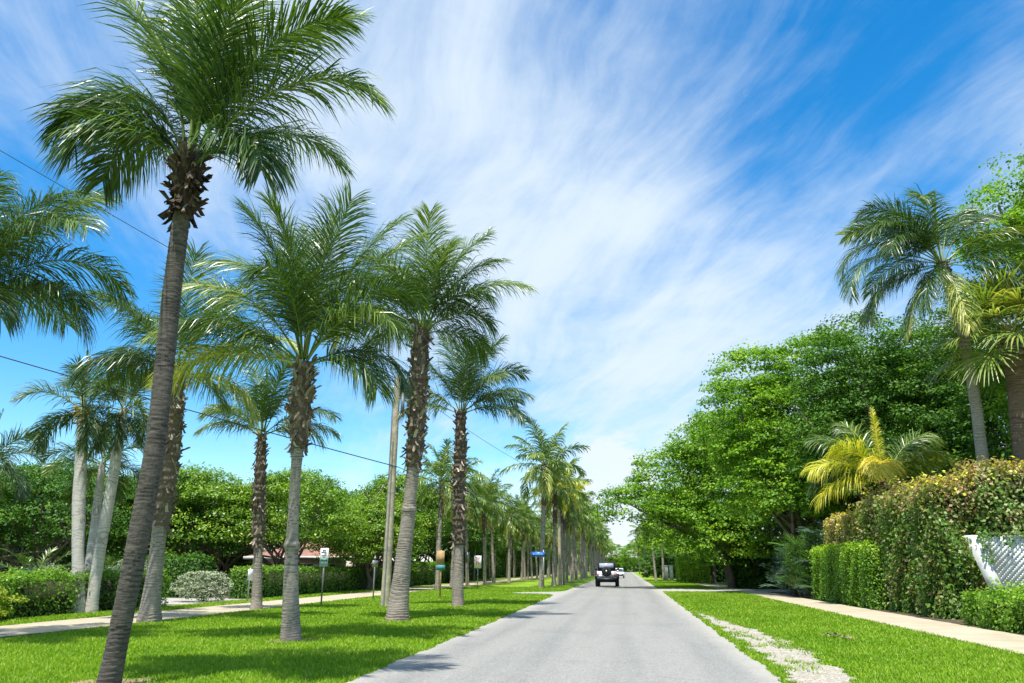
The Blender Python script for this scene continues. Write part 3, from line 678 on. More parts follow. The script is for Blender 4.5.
royal('smooth pale palm trunk leaning right from the foot of the clump beside the path',
      [(91, 613, 25.0, .24), (93, 596, 25.0, .20), (100, 550, 25.0, .19), (110, 495, 25.0, .19), (119, 440, 25.0, .17), (124, 408, 25.0, .13)], 33, fruit=False)
royal('thinner shorter pale palm trunk behind the other two of the clump beside the path',
      [(84, 606, 27.5, .22), (88, 575, 27.5, .17), (94, 530, 27.5, .16), (99, 490, 27.5, .15), (103, 462, 27.5, .12)], 35, 13, 2.2, fruit=False, mat='frond')
royal('smooth palm at the far left edge with arching fronds above the dense trees',
      [(-18, 606, 28, .24), (-18, 560, 28, .2), (-17, 500, 28, .19), (-14, 462, 28, .14)], 38, 14, 2.5, fruit=False)

# ---- right-hand palms
fr = [F_(172, 52, 3.8, 1.25, vbase=.55, tipv=.3), F_(178, 40, 4.6, 2.3, vbase=.40), F_(186, 22, 4.6, 2.1, vbase=.36), F_(194, -8, 4.2, 1.4, vbase=.36), F_(205, -42, 3.7, .6, vbase=.5, tipv=.15), F_(262, -52, 3.5, .45, vbase=.86, tipv=.1),
      F_(150, 70, 4.0, 1.3, vbase=.34), F_(110, 78, 4.2, 1.3, vbase=.34), F_(190, 72, 4.0, 1.8, vbase=.32), F_(240, 70, 3.9, 2.1, vbase=.32), F_(290, 66, 3.9, 2.1, vbase=.32), F_(40, 70, 4.1, 1.3, vbase=.34),
      F_(15, 60, 4.2, 1.4, vbase=.34), F_(3, 40, 4.4, 1.6, vbase=.5, tipv=.2), F_(352, 22, 4.0, 1.8, vbase=.4), F_(330, 0, 3.6, 1.3, vbase=.36), F_(300, -35, 3.4, .7, vbase=.36), F_(120, 30, 3.8, 1.5, vbase=.36), F_(70, 25, 3.6, 1.5, vbase=.36), F_(215, 40, 3.6, 2.2, vbase=.34), F_(165, -8, 3.8, 1.3, vbase=.36),
      F_(230, -25, 3.6, .9, vbase=.34), F_(320, -20, 3.4, .9, vbase=.34), F_(175, 62, 4.0, 1.9, vbase=.34), F_(205, 55, 3.9, 2.1, vbase=.34)]
hero_palm('coconut_palm', 'tall coconut palm rising behind the reddish hedge on the right, one drooping frond turned yellow',
          [(993, 560, 29.0, .25), (984, 470, 29.0, .20), (975, 400, 28.9, .19), (963, 335, 28.8, .18), (942, 262, 28.6, .16)],
          fr, 'palms on the right side of the road', mat='frond', boots=(.93, 1.0, 30), seed=23, n=66, ll=.85, w=.042, g=1.3, bsize=.18)
fr = [F_(90, 88, 3.2, .12, vbase=.75, mat='frond_yellow', ll=.3), F_(178, 40, 3.2, 1.4, vbase=.6, mat='frond_yellow'), F_(186, 15, 3.1, 1.4, vbase=.55, mat='frond_yellow'), F_(205, 60, 3.0, 1.6, vbase=.7, mat='frond_yellow'), F_(225, 25, 2.6, 1.7, vbase=.85, mat='frond_yellow'),
      F_(250, 45, 2.6, 2.0, vbase=.9, mat='frond_yellow'), F_(295, 45, 2.6, 2.0, vbase=.85, mat='frond_yellow'), F_(330, 52, 2.9, 1.8, vbase=.7), F_(350, 40, 3.4, 1.6, vbase=.4, mat='frond_yellow'), F_(8, 30, 3.7, 1.5, vbase=.5),
      F_(160, 62, 3.5, 1.2, vbase=.5), F_(120, 72, 3.4, .7, vbase=.45), F_(60, 72, 3.4, .7, vbase=.4), F_(20, 62, 3.6, 1.2, vbase=.45), F_(170, 25, 3.1, 1.3, vbase=.4), F_(0, 10, 3.1, 1.2, vbase=.4), F_(272, 70, 2.7, 1.6, vbase=.62, mat='frond_yellow')]
hero_palm('coconut_palm', 'small yellow-green coconut palm above the hedge before the broadleaf trees',
          [(882, 560, 34.2, .26), (883, 520, 34.2, .20), (885, 482, 34.2, .17)],
          fr, 'palms on the right side of the road', boots=(.5, 1.0, 40), seed=29, n=56, ll=1.0, w=.05, g=1.9, spear=False)

def fan_geo(mb, o, az, el, pl, r_, n=34, spread=125, vbase=.5, seed=0, w=.045, droop=.6, stem=.014):
    r = np.random.default_rng(seed); a = R(az); e = R(el)
    T0 = np.array([math.cos(e) * math.cos(a), math.cos(e) * math.sin(a), math.sin(e)])
    e1 = e - .45; T = np.array([math.cos(e1) * math.cos(a), math.cos(e1) * math.sin(a), math.sin(e1)])
    N = np.array([-math.sin(e1) * math.cos(a), -math.sin(e1) * math.sin(a), math.cos(e1)]); B = np.cross(T, N)
    p0 = np.array(o); p1 = p0 + T0 * pl * .5; p2 = p1 + (T0 + T) / 2 * pl * .5
    mb.tube([p0, p1, p2], [stem * 1.3, stem, stem * .8], 4, vbase + .2, cap=False)
    th = R(1) * (np.linspace(-spread, spread, n) + r.normal(0, 2, n))
    ln = r_ * (.72 + .28 * np.cos(th * .6)) * r.uniform(.88, 1.08, n)
    D = np.cos(th)[:, None] * T + np.sin(th)[:, None] * B + .18 * N + r.normal(0, .07, (n, 3))
    D /= np.linalg.norm(D, axis=1)[:, None]
    pts = [np.broadcast_to(p2, (n, 3))]; 
    for q in range(4):
        d = D + np.array([0, 0, -1.]) * (droop * (.5 + r.uniform(size=n)) * (q / 3.) ** 1.8)[:, None]; d /= np.linalg.norm(d, axis=1)[:, None]
        pts.append(pts[-1] + d * (ln / 4)[:, None])
    W = np.cross(D, N); W /= np.linalg.norm(W, axis=1)[:, None]
    rows = []
    for q, wp in enumerate((.25, .8, 1, .6, .06)):
        rows += [pts[q] - W * w * wp / 2, pts[q] + W * w * wp / 2 + N * .008]
    V = np.stack(rows, 1).reshape(-1, 3); i = np.arange(n) * 10
    F = np.concatenate([np.stack([i + 2 * q, i + 2 * q + 1, i + 2 * q + 3, i + 2 * q + 2], 1) for q in range(4)])
    mb.add(V, F, np.clip(np.tile(vbase + r.normal(0, .12, n), 4), 0, 1))

def sabal():
    W = [(*at(a, b, Y), rd) for a, b, Y, rd in [(1034, 592, 28.4, .42), (1029, 520, 28.4, .37), (1022, 430, 28.4, .34), (1012, 338, 28.4, .33)]]
    bx, by = W[0][:2]; root = empty('cabbage_palm', (bx, by, 0))
    tag(root, 'fan-leaved palm with a thick brown trunk at the right picture edge', 'palm tree', 'palms on the right side of the road')
    pts = [(x - bx, y - by, z) for x, y, z, _ in W]; pts[0] = (0, 0, -.05)
    m = MB(); Q = trunk_geo(m, pts, [q[3] for q in W], seed=2, ring=.11, amp=.05); m.build('trunk', M['trunk_brown'], root)
    m = MB(); boots_geo(m, Q, .9, 1.0, 50, 4, .24); m.build('old_leaf_bases', M['boots'], root)
    top = Q[-1, :3]
    for k in range(34):
        q = (k + .5) / 34; m = MB()
        fan_geo(m, top + np.array([0, 0, .05]), k * 137.5, 88 - 112 * q, 1.3 + .7 * q, 1.7, 44, 120, .68 + .2 * random.random() - .1 * q, k, .06, .7)
        m.build('fan_leaf', M['fan'], root)
sabal()

# silver fan palms at the foot of the big trees
def fan_shrub(label, x, y, n, h, seed, mat='silver_fan', r_=.62, spread_=1.0):
    root = empty('fan_palm_shrub', (x, y, 0)); tag(root, label, 'palm shrub', 'fan palm shrubs by the sidewalk')
    r = np.random.default_rng(seed)
    m = MB(); m.tube([(0, 0, -.05), (.05, .02, h * .2), (0, .05, h * .4)], [.10, .09, .07], 10, .1); m.build('stem', M['boots'], root)
    m = MB()
    for k in range(n):
        q = (k + .5) / n
        o = np.array([r.uniform(-.35, .35) * spread_, r.uniform(-.35, .35) * spread_, h * r.uniform(.0, .62)])
        fan_geo(m, o, k * 137.5 + r.uniform(-15, 15), 84 - 62 * q, h * r.uniform(.14, .34), r_ * r.uniform(.8, 1.1), 30, 125, .5 + r.uniform(-.2, .2), seed * 77 + k, .035, .35)
    m.build('fan_leaves', M[mat], root)
fan_shrub('silvery blue fan palm shrub nearest the dark shade under the big trees', 9.3, 45.5, 60, 2.7, 1, r_=.7, spread_=2.2)
fan_shrub('green fan palm shrub behind the clipped hedge end, taller than the silvery ones', 9.7, 42.8, 80, 3.7, 2, mat='fan_green', r_=.85, spread_=2.3)
fan_shrub('grey-green fan palm shrub rising above the low clipped hedge', 11.0, 42.0, 60, 4.3, 3, r_=.8, spread_=2.2)

# ---- far palms: one of each variant, then copies
def far_variant(k, mat, H=8.2, L=3.3):
    r = np.random.default_rng(100 + k); root = empty('coconut_palm', (0, 0, 0))
    lx, ly = r.uniform(-.45, .45, 2)
    m = MB(); Q = trunk_geo(m, [(0, 0, -.05), (lx * .1, ly * .1, .5), (lx * .6, ly * .5, H * .5), (lx, ly, H)], [.26, .18, .15, .13], sides=10, seed=k, ring=.12, step=.06)
    m.build('trunk', M['trunk'], root)
    m = MB(); boots_geo(m, Q, .72 + .15 * r.uniform(), 1.0, 60, k, .26); m.build('old_leaf_bases', M['boots'], root)
    m = MB()
    for f in crown_spec(18, 50 + k, L * 1.08, 84, -30, .5, 1.4):
        f.update(origin=(lx, ly, H)); f['vbase'] += .16
        frond_geo(m, n=40, ll=.95, w=.07, nseg=3, pet=.03, g=1.6, lift=6, **f)
    for q in range(3): frond_geo(m, az=q * 127 + k * 40, el=-35 - 12 * q, L=L * .8, droop=.6, n=26, ll=.5, w=.05, nseg=2, pet=.025, g=2.4, lift=-10, vbase=1.05, vvar=.06, seed=k * 9 + q, origin=(lx, ly, H - .1))
    m.build('crown', M[mat], root)
    return root
PAR = [far_variant(0, 'frond'), far_variant(1, 'frond_far'), far_variant(2, 'frond'), far_variant(3, 'frond_far'), far_variant(4, 'frond_yellow', 8.0, 2.6)]
used_ = set()
ORD = ['first', 'second', 'third', 'fourth', 'fifth', 'sixth', 'seventh', 'eighth']
def put_palm(var, x, y, sc, rz, label, group):
    src = PAR[var]
    if var in used_: o = copy_tree(src)
    else: o = src; used_.add(var)
    o.location = (x, y, 0); o.rotation_euler = (0, 0, rz); o.scale = (sc * random.uniform(.94, 1.06),) * 2 + (sc,)
    tag(o, label, 'palm tree', group)
# roadside row beyond the turn-out
rowA = [(-6.65, 60.8, 1.17, 0), (-6.3, 67.5, 1.02, 3)]
y = 73.5; k = 0
while y < 262:
    rowA.append((-6.6 + random.uniform(-.5, .5), y, random.uniform(.88, 1.1), [1, 0, 3, 2, 1, 0, 3][k % 7])); y += random.uniform(3.9, 5.6); k += 1
for i, (x, y, s, v) in enumerate(rowA):
    if i == 2: v, s, x = 4, 1.12, -6.0
    far = 'slim coconut palm in the distant part of the roadside row towards the road end'
    lab = ['tall coconut palm standing first beyond the turn-out, above all its neighbours in the row',
           'coconut palm directly right of the tall one beyond the turn-out',
           'yellow-crowned coconut palm in the roadside row beyond the turn-out'][i] if i < 3 else (f'green coconut palm {ORD[i - 2]} along the roadside row counted from the yellow-crowned one' if i < 7 else far)
    put_palm(v, x, y, s, i * 2.1, lab, 'palms in the roadside row' if i < 7 else 'distant palms of the roadside row')
rowB = [(-13.3, 53.8, .93, 0), (-13.9, 39.8, .001, 0)][:1]
y = 59.5; k = 0
while y < 262:
    rowB.append((-13.3 + random.uniform(-.7, .7), y, random.uniform(.8, 1.0), [2, 1, 3, 0, 1][k % 5])); y += random.uniform(4.0, 5.8); k += 1
for i, (x, y, s, v) in enumerate(rowB):
    lab = 'coconut palm first in the inner row past the brown sign, with drooping fronds' if i == 0 else (f'coconut palm {ORD[i]} in the inner row counted from the one at the brown sign' if i < 6 else 'coconut palm of the distant inner row, half hidden behind the roadside palms')
    put_palm(v, x, y, s, i * 1.7 + 1, lab, 'palms in the inner row' if i < 6 else 'distant palms of the inner row')
y = 60; i = 0
while y < 225:
    put_palm([0, 2, 1, 3][i % 4], -18.6 + random.uniform(-.8, .8), y, random.uniform(.7, .92), i * 1.3,
             'coconut palm beyond the far path, seen between the trunks of the two nearer rows', 'palms beyond the far path')
    y += random.uniform(7.0, 10.5); i += 1
for i, (x, y, s, v) in enumerate([(3.4, 92, .82, 2), (4.6, 99, .9, 0), (3.2, 128, .85, 1), (3.8, 165, .85, 3), (3.5, 205, .85, 0)]):
    put_palm(v, x, y, s, i, ['short brownish palm at the right road edge left of the round dark bush', 'second palm beyond the cross drive on the right, above the round bush'][i] if i < 2 else 'distant palm standing at the right edge of the far road', 'palms at the far right roadside')

# ------------------------------------------------------------------ broadleaf trees, shrubs, hedges
def leaves(mb, P, Nrm, size, r, v, aspect=.62, szvar=.3):
    n = len(P); Nn = Nrm / (np.linalg.norm(Nrm, axis=1)[:, None] + 1e-9)
    t = np.cross(Nn, r.normal(size=(n, 3))); t /= np.linalg.norm(t, axis=1)[:, None] + 1e-9
    b = np.cross(Nn, t); l = (size * r.uniform(1 - szvar, 1 + szvar, n))[:, None] / 2
    V = np.stack([P - t * l, P + b * l * aspect + Nn * l * .12, P + t * l, P - b * l * aspect + Nn * l * .12], 1).reshape(-1, 3)
    i = np.arange(n) * 4
    mb.add(V, np.stack([i, i + 1, i + 2, i + 3], 1), v)

def crown_geo(mb, blobs, nclump, per, size, seed, rc=.8, inner=.22, low_cut=None):
    r = np.random.default_rng(seed); blobs = np.array(blobs, float)
    area = blobs[:, 3] * blobs[:, 4] + blobs[:, 5] * blobs[:, 3]; pick = r.choice(len(blobs), nclump, p=area / area.sum())
    u = r.normal(size=(nclump, 3)); u /= np.linalg.norm(u, axis=1)[:, None]
    u[:, 2] = np.where(u[:, 2] < -.55, -u[:, 2], u[:, 2])
    rad = np.where(r.uniform(size=nclump) < inner, r.uniform(.35, .8, nclump), r.uniform(.84, 1.12, nclump))
    c = blobs[pick, :3] + u * rad[:, None] * blobs[pick, 3:6]
    # drop clumps buried deep inside another blob
    keep = np.ones(nclump, bool)
    for bl in blobs:
        q = np.linalg.norm((c - bl[:3]) / bl[3:6], axis=1); keep &= ~((q < .6) & (r.uniform(size=nclump) < .7))
    c = c[keep]; u = u[keep]; m = len(c)
    if low_cut is not None: k2 = c[:, 2] > low_cut; c = c[k2]; u = u[k2]; m = len(c)
    rcs = rc * r.uniform(.55, 1.25, m); tone = r.normal(0, .12, m)
    idx = np.repeat(np.arange(m), per); n = len(idx)
    d = r.normal(size=(n, 3)); d[:, 2] = np.abs(d[:, 2]) * .9 - .25; d /= np.linalg.norm(d, axis=1)[:, None]
    d = d + u[idx] * .5; d /= np.linalg.norm(d, axis=1)[:, None]
    q = r.uniform(.35, 1.0, n) ** .6 * (1 + .25 * np.sin(7 * d[:, 0] + 5 * d[:, 1] + idx))
    P = c[idx] + d * (rcs[idx] * q)[:, None] * np.array([1.15, 1.15, .72])
    Nn = d * .55 + np.array([0, 0, .55]) + r.normal(0, .42, (n, 3))
    leaves(mb, P, Nn, size, r, np.clip(.42 + tone[idx] + r.normal(0, .16, n), 0, 1))
    return c

def limbs_geo(mb, base, trunks, targets, seed, r0=.3):
    r = np.random.default_rng(seed)
    for tx, ty, h in trunks:
        b = np.array([base[0] + tx * .4, base[1] + ty * .4, -.1]); f = np.array([base[0] + tx, base[1] + ty, h])
        mid = (b + f) / 2 + r.normal(0, .15, 3); P = catmull([b, mid, f], 14)
        mb.tube(P, np.linspace(r0 * 1.35, r0 * .7, 14), 10, .4)
        for tg in targets:
            if r.uniform() < .75:
                tg = np.array(tg) + r.normal(0, .6, 3); md = f * .5 + tg * .5 + np.array([r.normal(0, .4), r.normal(0, .4), r.uniform(-.3, .5)])
                P = catmull([f, md, tg], 14); mb.tube(P, np.linspace(r0 * .55, .05, 14), 7, .4)
                for k in range(4):
                    s = P[r.integers(4, 13)]; e = s + r.normal(0, 1.1, 3) + np.array([0, 0, .9]); mb.tube([s, (s + e) / 2 + r.normal(0, .12, 3), e], [.07, .05, .02], 5, .4)

def make_tree(name, label, x, y, blobs, trunks, nclump, per, size, seed, mat, group, rc=.8, r0=.28, low_cut=None, inner=.22):
    per = int(per * 1.55); size *= .80; nclump = int(nclump * .9); rc *= 1.08
    root = empty(name, (x, y, 0)); tag(root, label, 'tree', group)
    m = MB(); limbs_geo(m, (0, 0), trunks, [b[:3] for b in blobs], seed, r0); m.build('trunk', M['limb'], root, smooth=True)
    m = MB(); crown_geo(m, blobs, nclump, per, size, seed, rc, low_cut=low_cut, inner=inner); m.build('crown', M[mat], root)
    return root
GR = 'broadleaf trees on the right side'
# big spreading trees on the right; blobs: x y z rx ry rz
make_tree('sea_grape_tree', 'huge spreading broadleaf tree whose low left limb reaches over the road', 8.8, 63,
          [(0, 0, 6.6, 5.2, 5.5, 4.6), (-4.6, -1, 8.0, 3.4, 3.3, 2.6), (-7.8, -2, 5.9, 2.6, 2.6, 1.5), (-1.6, -3, 10.8, 3.0, 3.0, 2.2), (2, -2, 10.4, 3.8, 3.6, 3.0), (-4.3, -3.5, 4.3, 2.8, 2.4, 2.2), (-1.5, -4, 3.2, 3.4, 2.6, 2.6), (2.5, -4, 4.0, 3.5, 3, 2.8)],
          [(.8, 0, 3.0), (-.8, .5, 3.4), (1.8, -.8, 2.6), (-1.6, -1.0, 3.0)], 1400, 46, .27, 41, 'tree', GR, rc=.85, low_cut=1.0)
make_tree('sea_grape_tree', 'broad bright green tree between the overhanging tree and the yellow palm', 11.4, 50,
          [(0, 0, 8.0, 4.8, 4.6, 5.0), (-3.4, -1.6, 10.4, 2.6, 2.6, 2.6), (-2.6, -.5, 13.4, 2.3, 2.2, 1.7), (1.6, -1, 13.4, 3.4, 3.0, 2.3), (-2.6, -2.4, 6.4, 3.0, 2.6, 3.4), (2.8, -2, 7.4, 3.2, 3.0, 4.2), (-1.4, -3.4, 5.6, 2.9, 2.4, 2.4), (1.6, -4, 4.6, 2.8, 2.2, 3.0)],
          [(.6, 0, 3.0), (-1.0, -.4, 3.2), (-.2, 1.2, 3.0), (1.6, .5, 2.5)], 1350, 48, .25, 42, 'tree', GR, rc=.8, low_cut=1.0)
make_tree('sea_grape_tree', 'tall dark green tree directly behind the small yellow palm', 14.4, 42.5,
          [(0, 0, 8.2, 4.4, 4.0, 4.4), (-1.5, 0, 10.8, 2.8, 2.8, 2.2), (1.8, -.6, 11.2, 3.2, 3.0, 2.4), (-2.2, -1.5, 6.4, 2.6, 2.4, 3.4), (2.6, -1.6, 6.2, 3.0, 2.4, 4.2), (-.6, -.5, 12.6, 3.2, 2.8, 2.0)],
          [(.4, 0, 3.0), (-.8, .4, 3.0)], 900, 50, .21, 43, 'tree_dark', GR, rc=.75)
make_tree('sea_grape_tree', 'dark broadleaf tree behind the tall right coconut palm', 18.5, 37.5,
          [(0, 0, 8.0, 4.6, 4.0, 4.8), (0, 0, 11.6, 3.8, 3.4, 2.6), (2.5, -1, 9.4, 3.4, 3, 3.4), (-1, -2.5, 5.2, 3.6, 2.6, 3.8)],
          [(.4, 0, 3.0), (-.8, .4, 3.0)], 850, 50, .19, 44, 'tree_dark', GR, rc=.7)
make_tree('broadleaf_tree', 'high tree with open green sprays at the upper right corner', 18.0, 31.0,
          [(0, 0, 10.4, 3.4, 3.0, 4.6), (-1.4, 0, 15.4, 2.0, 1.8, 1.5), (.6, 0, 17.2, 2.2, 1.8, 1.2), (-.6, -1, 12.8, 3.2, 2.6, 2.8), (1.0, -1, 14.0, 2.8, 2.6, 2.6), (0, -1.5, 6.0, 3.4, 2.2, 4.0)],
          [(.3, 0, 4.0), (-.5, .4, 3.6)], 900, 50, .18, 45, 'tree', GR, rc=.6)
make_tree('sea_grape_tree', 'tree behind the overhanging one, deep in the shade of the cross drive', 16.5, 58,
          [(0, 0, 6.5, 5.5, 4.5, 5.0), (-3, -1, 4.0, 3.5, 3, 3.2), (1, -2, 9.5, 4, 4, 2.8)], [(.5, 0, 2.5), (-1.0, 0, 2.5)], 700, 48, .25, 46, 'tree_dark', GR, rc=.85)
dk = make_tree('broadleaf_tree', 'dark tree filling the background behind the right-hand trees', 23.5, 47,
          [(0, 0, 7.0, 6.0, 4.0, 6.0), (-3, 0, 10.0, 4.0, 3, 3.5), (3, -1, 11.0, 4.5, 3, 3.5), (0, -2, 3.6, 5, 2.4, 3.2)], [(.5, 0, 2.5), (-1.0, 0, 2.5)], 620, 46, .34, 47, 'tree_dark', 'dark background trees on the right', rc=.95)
for (x_, y_, r_) in ((17.5, 49, 1.3), (28, 40, 2.2), (20, 64, .5), (13.5, 73, 3.4)):
    o = copy_tree(dk); o.location = (x_, y_, 0); o.rotation_euler.z = r_
# left side figs
GL = 'dense trees along the left side'
def fig(label, x, y, sx, h, seed, mat='tree_fig', n=620, size=.2, cut=2.0, dx=0):
    return make_tree('fig_tree', label, x, y,
        [(0, 0, h * .62, sx, sx * .8, h * .34), (-sx * .55, -.5, h * .55, sx * .6, sx * .6, h * .28), (sx * .55, -.5, h * .58, sx * .6, sx * .6, h * .27), (sx * .1, 0, h * .80, sx * .62, sx * .6, h * .20), (-sx * .3, -sx * .5, h * .42, sx * .5, sx * .4, h * .22)],
        [(.5, 0, 1.3), (-.5, .2, 1.4), (0, -.4, 1.2)], n, 46, size, seed, mat, GL, rc=.72, r0=.17, low_cut=cut)
fig('rounded fig tree with bare pale limbs showing above the silvery bush', -27.2, 43.5, 4.4, 7.2, 51)
fig('fig tree shading the red-roofed house, between two palm trunks', -21.6, 46.5, 4.2, 7.3, 52, cut=3.0)
fig('bright green tree between the house and the utility pole', -17.9, 52.5, 3.2, 6.0, 53, cut=.9)
fig('tall tree just left of the utility pole, above the clipped hedge', -16.3 - 2.0, 60, 3.6, 8.6, 54, cut=.8)
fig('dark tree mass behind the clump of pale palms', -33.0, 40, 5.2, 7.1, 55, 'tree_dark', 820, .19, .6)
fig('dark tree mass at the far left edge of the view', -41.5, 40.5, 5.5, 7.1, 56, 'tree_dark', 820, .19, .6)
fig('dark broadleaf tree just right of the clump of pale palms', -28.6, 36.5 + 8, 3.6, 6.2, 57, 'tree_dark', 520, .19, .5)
# further backdrop trees: copies of two crowns
b1 = fig('dense dark tree in the belt closing the view behind the palm rows', -24.5, 68, 5.2, 8.0, 58, 'tree_dark', 700, .26, .3)
b2 = fig('dense dark tree in the belt closing the view behind the palm rows', -22.0, 80, 5.0, 9.0, 59, 'tree_dark', 700, .26, .3)
for o in (b1, b2): o['group'] = 'belt of dark trees behind the palm rows'
y = 90
for i in range(20):
    o = copy_tree((b1, b2)[i % 2]); o.location = (-23.5 + random.uniform(-1.5, 2.5) + .0 * y, y, 0); o.rotation_euler.z = i * 1.1; s = random.uniform(.85, 1.15); o.scale = (s, s, s)
    y += random.uniform(7.5, 10)
for i, (x, yy_, s) in enumerate([(-34, 62, 1.0), (-40, 66, 1.0), (-46, 52, 1.0), (-33, 74, 1.1), (-30, 86, 1.1), (-52, 60, 1.1)]):
    o = copy_tree((b1, b2)[i % 2]); o.location = (x, yy_, 0); o.rotation_euler.z = i * 1.9 + .4; o.scale = (s, s, s)
# trees down the right side of the road
r1 = make_tree('roadside_tree', 'green tree leaning over the right road edge past the cross drive', 8.6, 82,
               [(0, 0, 6, 4.4, 4.4, 4.4), (-2.4, -1, 6.8, 3.0, 3.0, 2.6), (1, -2, 3.6, 3.2, 2.6, 2.8)], [(.4, 0, 2.2), (-.6, .3, 2.4)], 520, 46, .28, 61, 'tree', 'trees down the right side of the road', rc=.85, low_cut=1.0)
for i, (x, y, s) in enumerate([(8.5, 96, .85), (9, 112, .8), (8, 128, .95), (8.5, 146, .9), (8, 166, .9), (8.5, 190, 1), (8.5, 215, 1), (3, 300, 1.0), (-5, 306, 1.0), (-13, 300, 1.1), (12, 300, 1.1)]):
    o = copy_tree(r1); o.location = (x, y, 0); o.rotation_euler.z = i * 2.3 + 1; o.scale = (s, s, s)
    o['label'] = 'green tree in the distant line behind the far right sidewalk' if i < 7 else 'hazy green tree closing the end of the road'
    o['group'] = 'trees down the right side of the road' if i < 7 else 'trees at the end of the road'

def hedge(name, label, x0, x1, y0, y1, h, size, dens, seed, mat, group=None, vb=.45, vtop=.0, rough=.12, z0=0.0, cat='hedge', topround=.0, patch=0.0, zfun=None):
    """a clipped hedge: solid dark core, added to block light, inside a shell of separate leaves"""
    r = np.random.default_rng(seed); root = empty(name, ((x0 + x1) / 2, (y0 + y1) / 2, 0)); tag(root, label, cat, group)
    w, d = x1 - x0, y1 - y0; m = MB(); ins = .26 if rough < .35 else .6
    m.box((0, 0, (h + z0) / 2 - .05), (w - 2 * ins, d - 2 * ins, h - z0 - .25)); m.build('dark_core', M['twig'], root)  # solid box added inside the leaf shell to block light
    P = []; Nn = []
    for (ax, n) in (((-1, 0, 0), d * h), ((1, 0, 0), d * h * .5), ((0, -1, 0), w * h), ((0, 1, 0), w * h * .5), ((0, 0, 1), w * d)):
        k = int(n * dens * 1.35); ax = np.array(ax, float)
        q = r.uniform(-.5, .5, (k, 3)) * np.array([w, d, h - z0]); q[:, 2] += (h + z0) / 2
        for c_ in range(3):
            if ax[c_]: q[:, c_] = ax[c_] * (w, d, h - z0)[c_] / 2 + (((h + z0) / 2) if c_ == 2 else 0)
        off = rough * (np.sin(q[:, 1] * 2.1 + seed) * .5 + np.sin(q[:, 0] * 3.3 + q[:, 2] * 2.6 + q[:, 1] * 4.9) * .45 + r.normal(0, .55, k) - .25)
        q += ax * off[:, None]; P.append(q); Nn.append(np.tile(ax, (k, 1)) * .7 + np.array([0, 0, .35]) + r.normal(0, .45, (k, 3)))
    P = np.vstack(P); Nn = np.vstack(Nn)
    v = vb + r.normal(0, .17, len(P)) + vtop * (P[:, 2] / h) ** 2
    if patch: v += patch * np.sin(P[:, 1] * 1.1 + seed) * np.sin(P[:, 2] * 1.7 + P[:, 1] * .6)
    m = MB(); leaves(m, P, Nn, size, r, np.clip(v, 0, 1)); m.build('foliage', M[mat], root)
    return root
GH = 'hedges along the right sidewalk'
hedge('tall_hedge', 'tall reddish brown and yellow-green mixed hedge rising behind the lattice fence', 10.9, 17.5, 25.4, 27.2, 4.5, .13, 420, 71, 'hedge_mixed', GH, .44, .12, .24, patch=.14)
hedge('tall_hedge', 'tall mixed hedge bulging towards the sidewalk left of the lattice fence, dotted with yellow leaves', 9.75, 12.3, 27.3, 33.0, 4.1, .13, 460, 72, 'hedge_mixed', GH, .26, .36, .34, patch=.10)
hedge('tall_hedge', 'leafy green and yellow corner of the tall hedge right beside the leaning white board', 9.7, 10.85, 25.7, 27.2, 4.0, .13, 520, 70, 'hedge_mixed', GH, .26, .36, .3, patch=.10)
hedge('tall_hedge', 'red-topped block of hedge set back above the low green hedge', 10.0, 12.2, 33.3, 40.4, 3.75, .13, 420, 73, 'hedge_mixed', GH, .58, .2, .2)
hedge('clipped_hedge', 'bright green clipped hedge, waist-high block in front of the red-topped one', 9.15, 10.1, 31.2, 40.0, 2.35, .10, 620, 74, 'hedge', GH, .45, .4, .14)
hedge('low_shrubbery', 'low loose green shrubs at the foot of the lattice fence', 9.2, 10.3, 11.5, 23.4, .85, .09, 620, 75, 'hedge', GH, .52, .1, .22, cat='shrubs')
hedge('clipped_hedge', 'square bright green hedge block beyond the cross drive on the right', 5.3, 8.4, 80.6, 83.2, 2.5, .16, 260, 76, 'hedge', GH, .8, .1, .12)
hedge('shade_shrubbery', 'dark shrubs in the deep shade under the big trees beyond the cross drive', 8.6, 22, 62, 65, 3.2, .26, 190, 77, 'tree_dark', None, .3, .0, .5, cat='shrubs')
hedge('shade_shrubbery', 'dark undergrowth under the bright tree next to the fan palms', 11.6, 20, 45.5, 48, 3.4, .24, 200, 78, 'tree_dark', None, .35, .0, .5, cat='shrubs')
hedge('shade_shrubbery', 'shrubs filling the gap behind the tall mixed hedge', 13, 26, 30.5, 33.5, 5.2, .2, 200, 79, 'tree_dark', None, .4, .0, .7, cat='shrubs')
GK = 'hedges along the left path'
hedge('clipped_hedge', 'low green clipped hedge beyond the path, around the pale palm clump', -20.6, -18.75, 21.6, 29.8, 1.25, .10, 420, 81, 'hedge', GK, .45, .1, .16)
hedge('clipped_hedge', 'long dark clipped hedge in front of the red-roofed house', -20.0, -18.3, 37.2, 60, 1.45, .12, 330, 82, 'tree_dark', GK, .5, .25, .12)
hedge('clipped_hedge', 'dark hedge continuing behind the utility pole towards the far palms', -20.5, -18.6, 60.5, 88, 1.9, .16, 200, 83, 'hedge', GK, .25, .25, .14)
hedge('clipped_hedge', 'dark hedge behind the silvery bush, left of the house', -30.0, -22.5, 38.5, 40.0, 2.0, .14, 220, 84, 'tree_dark', GK, .3, .1, .2)

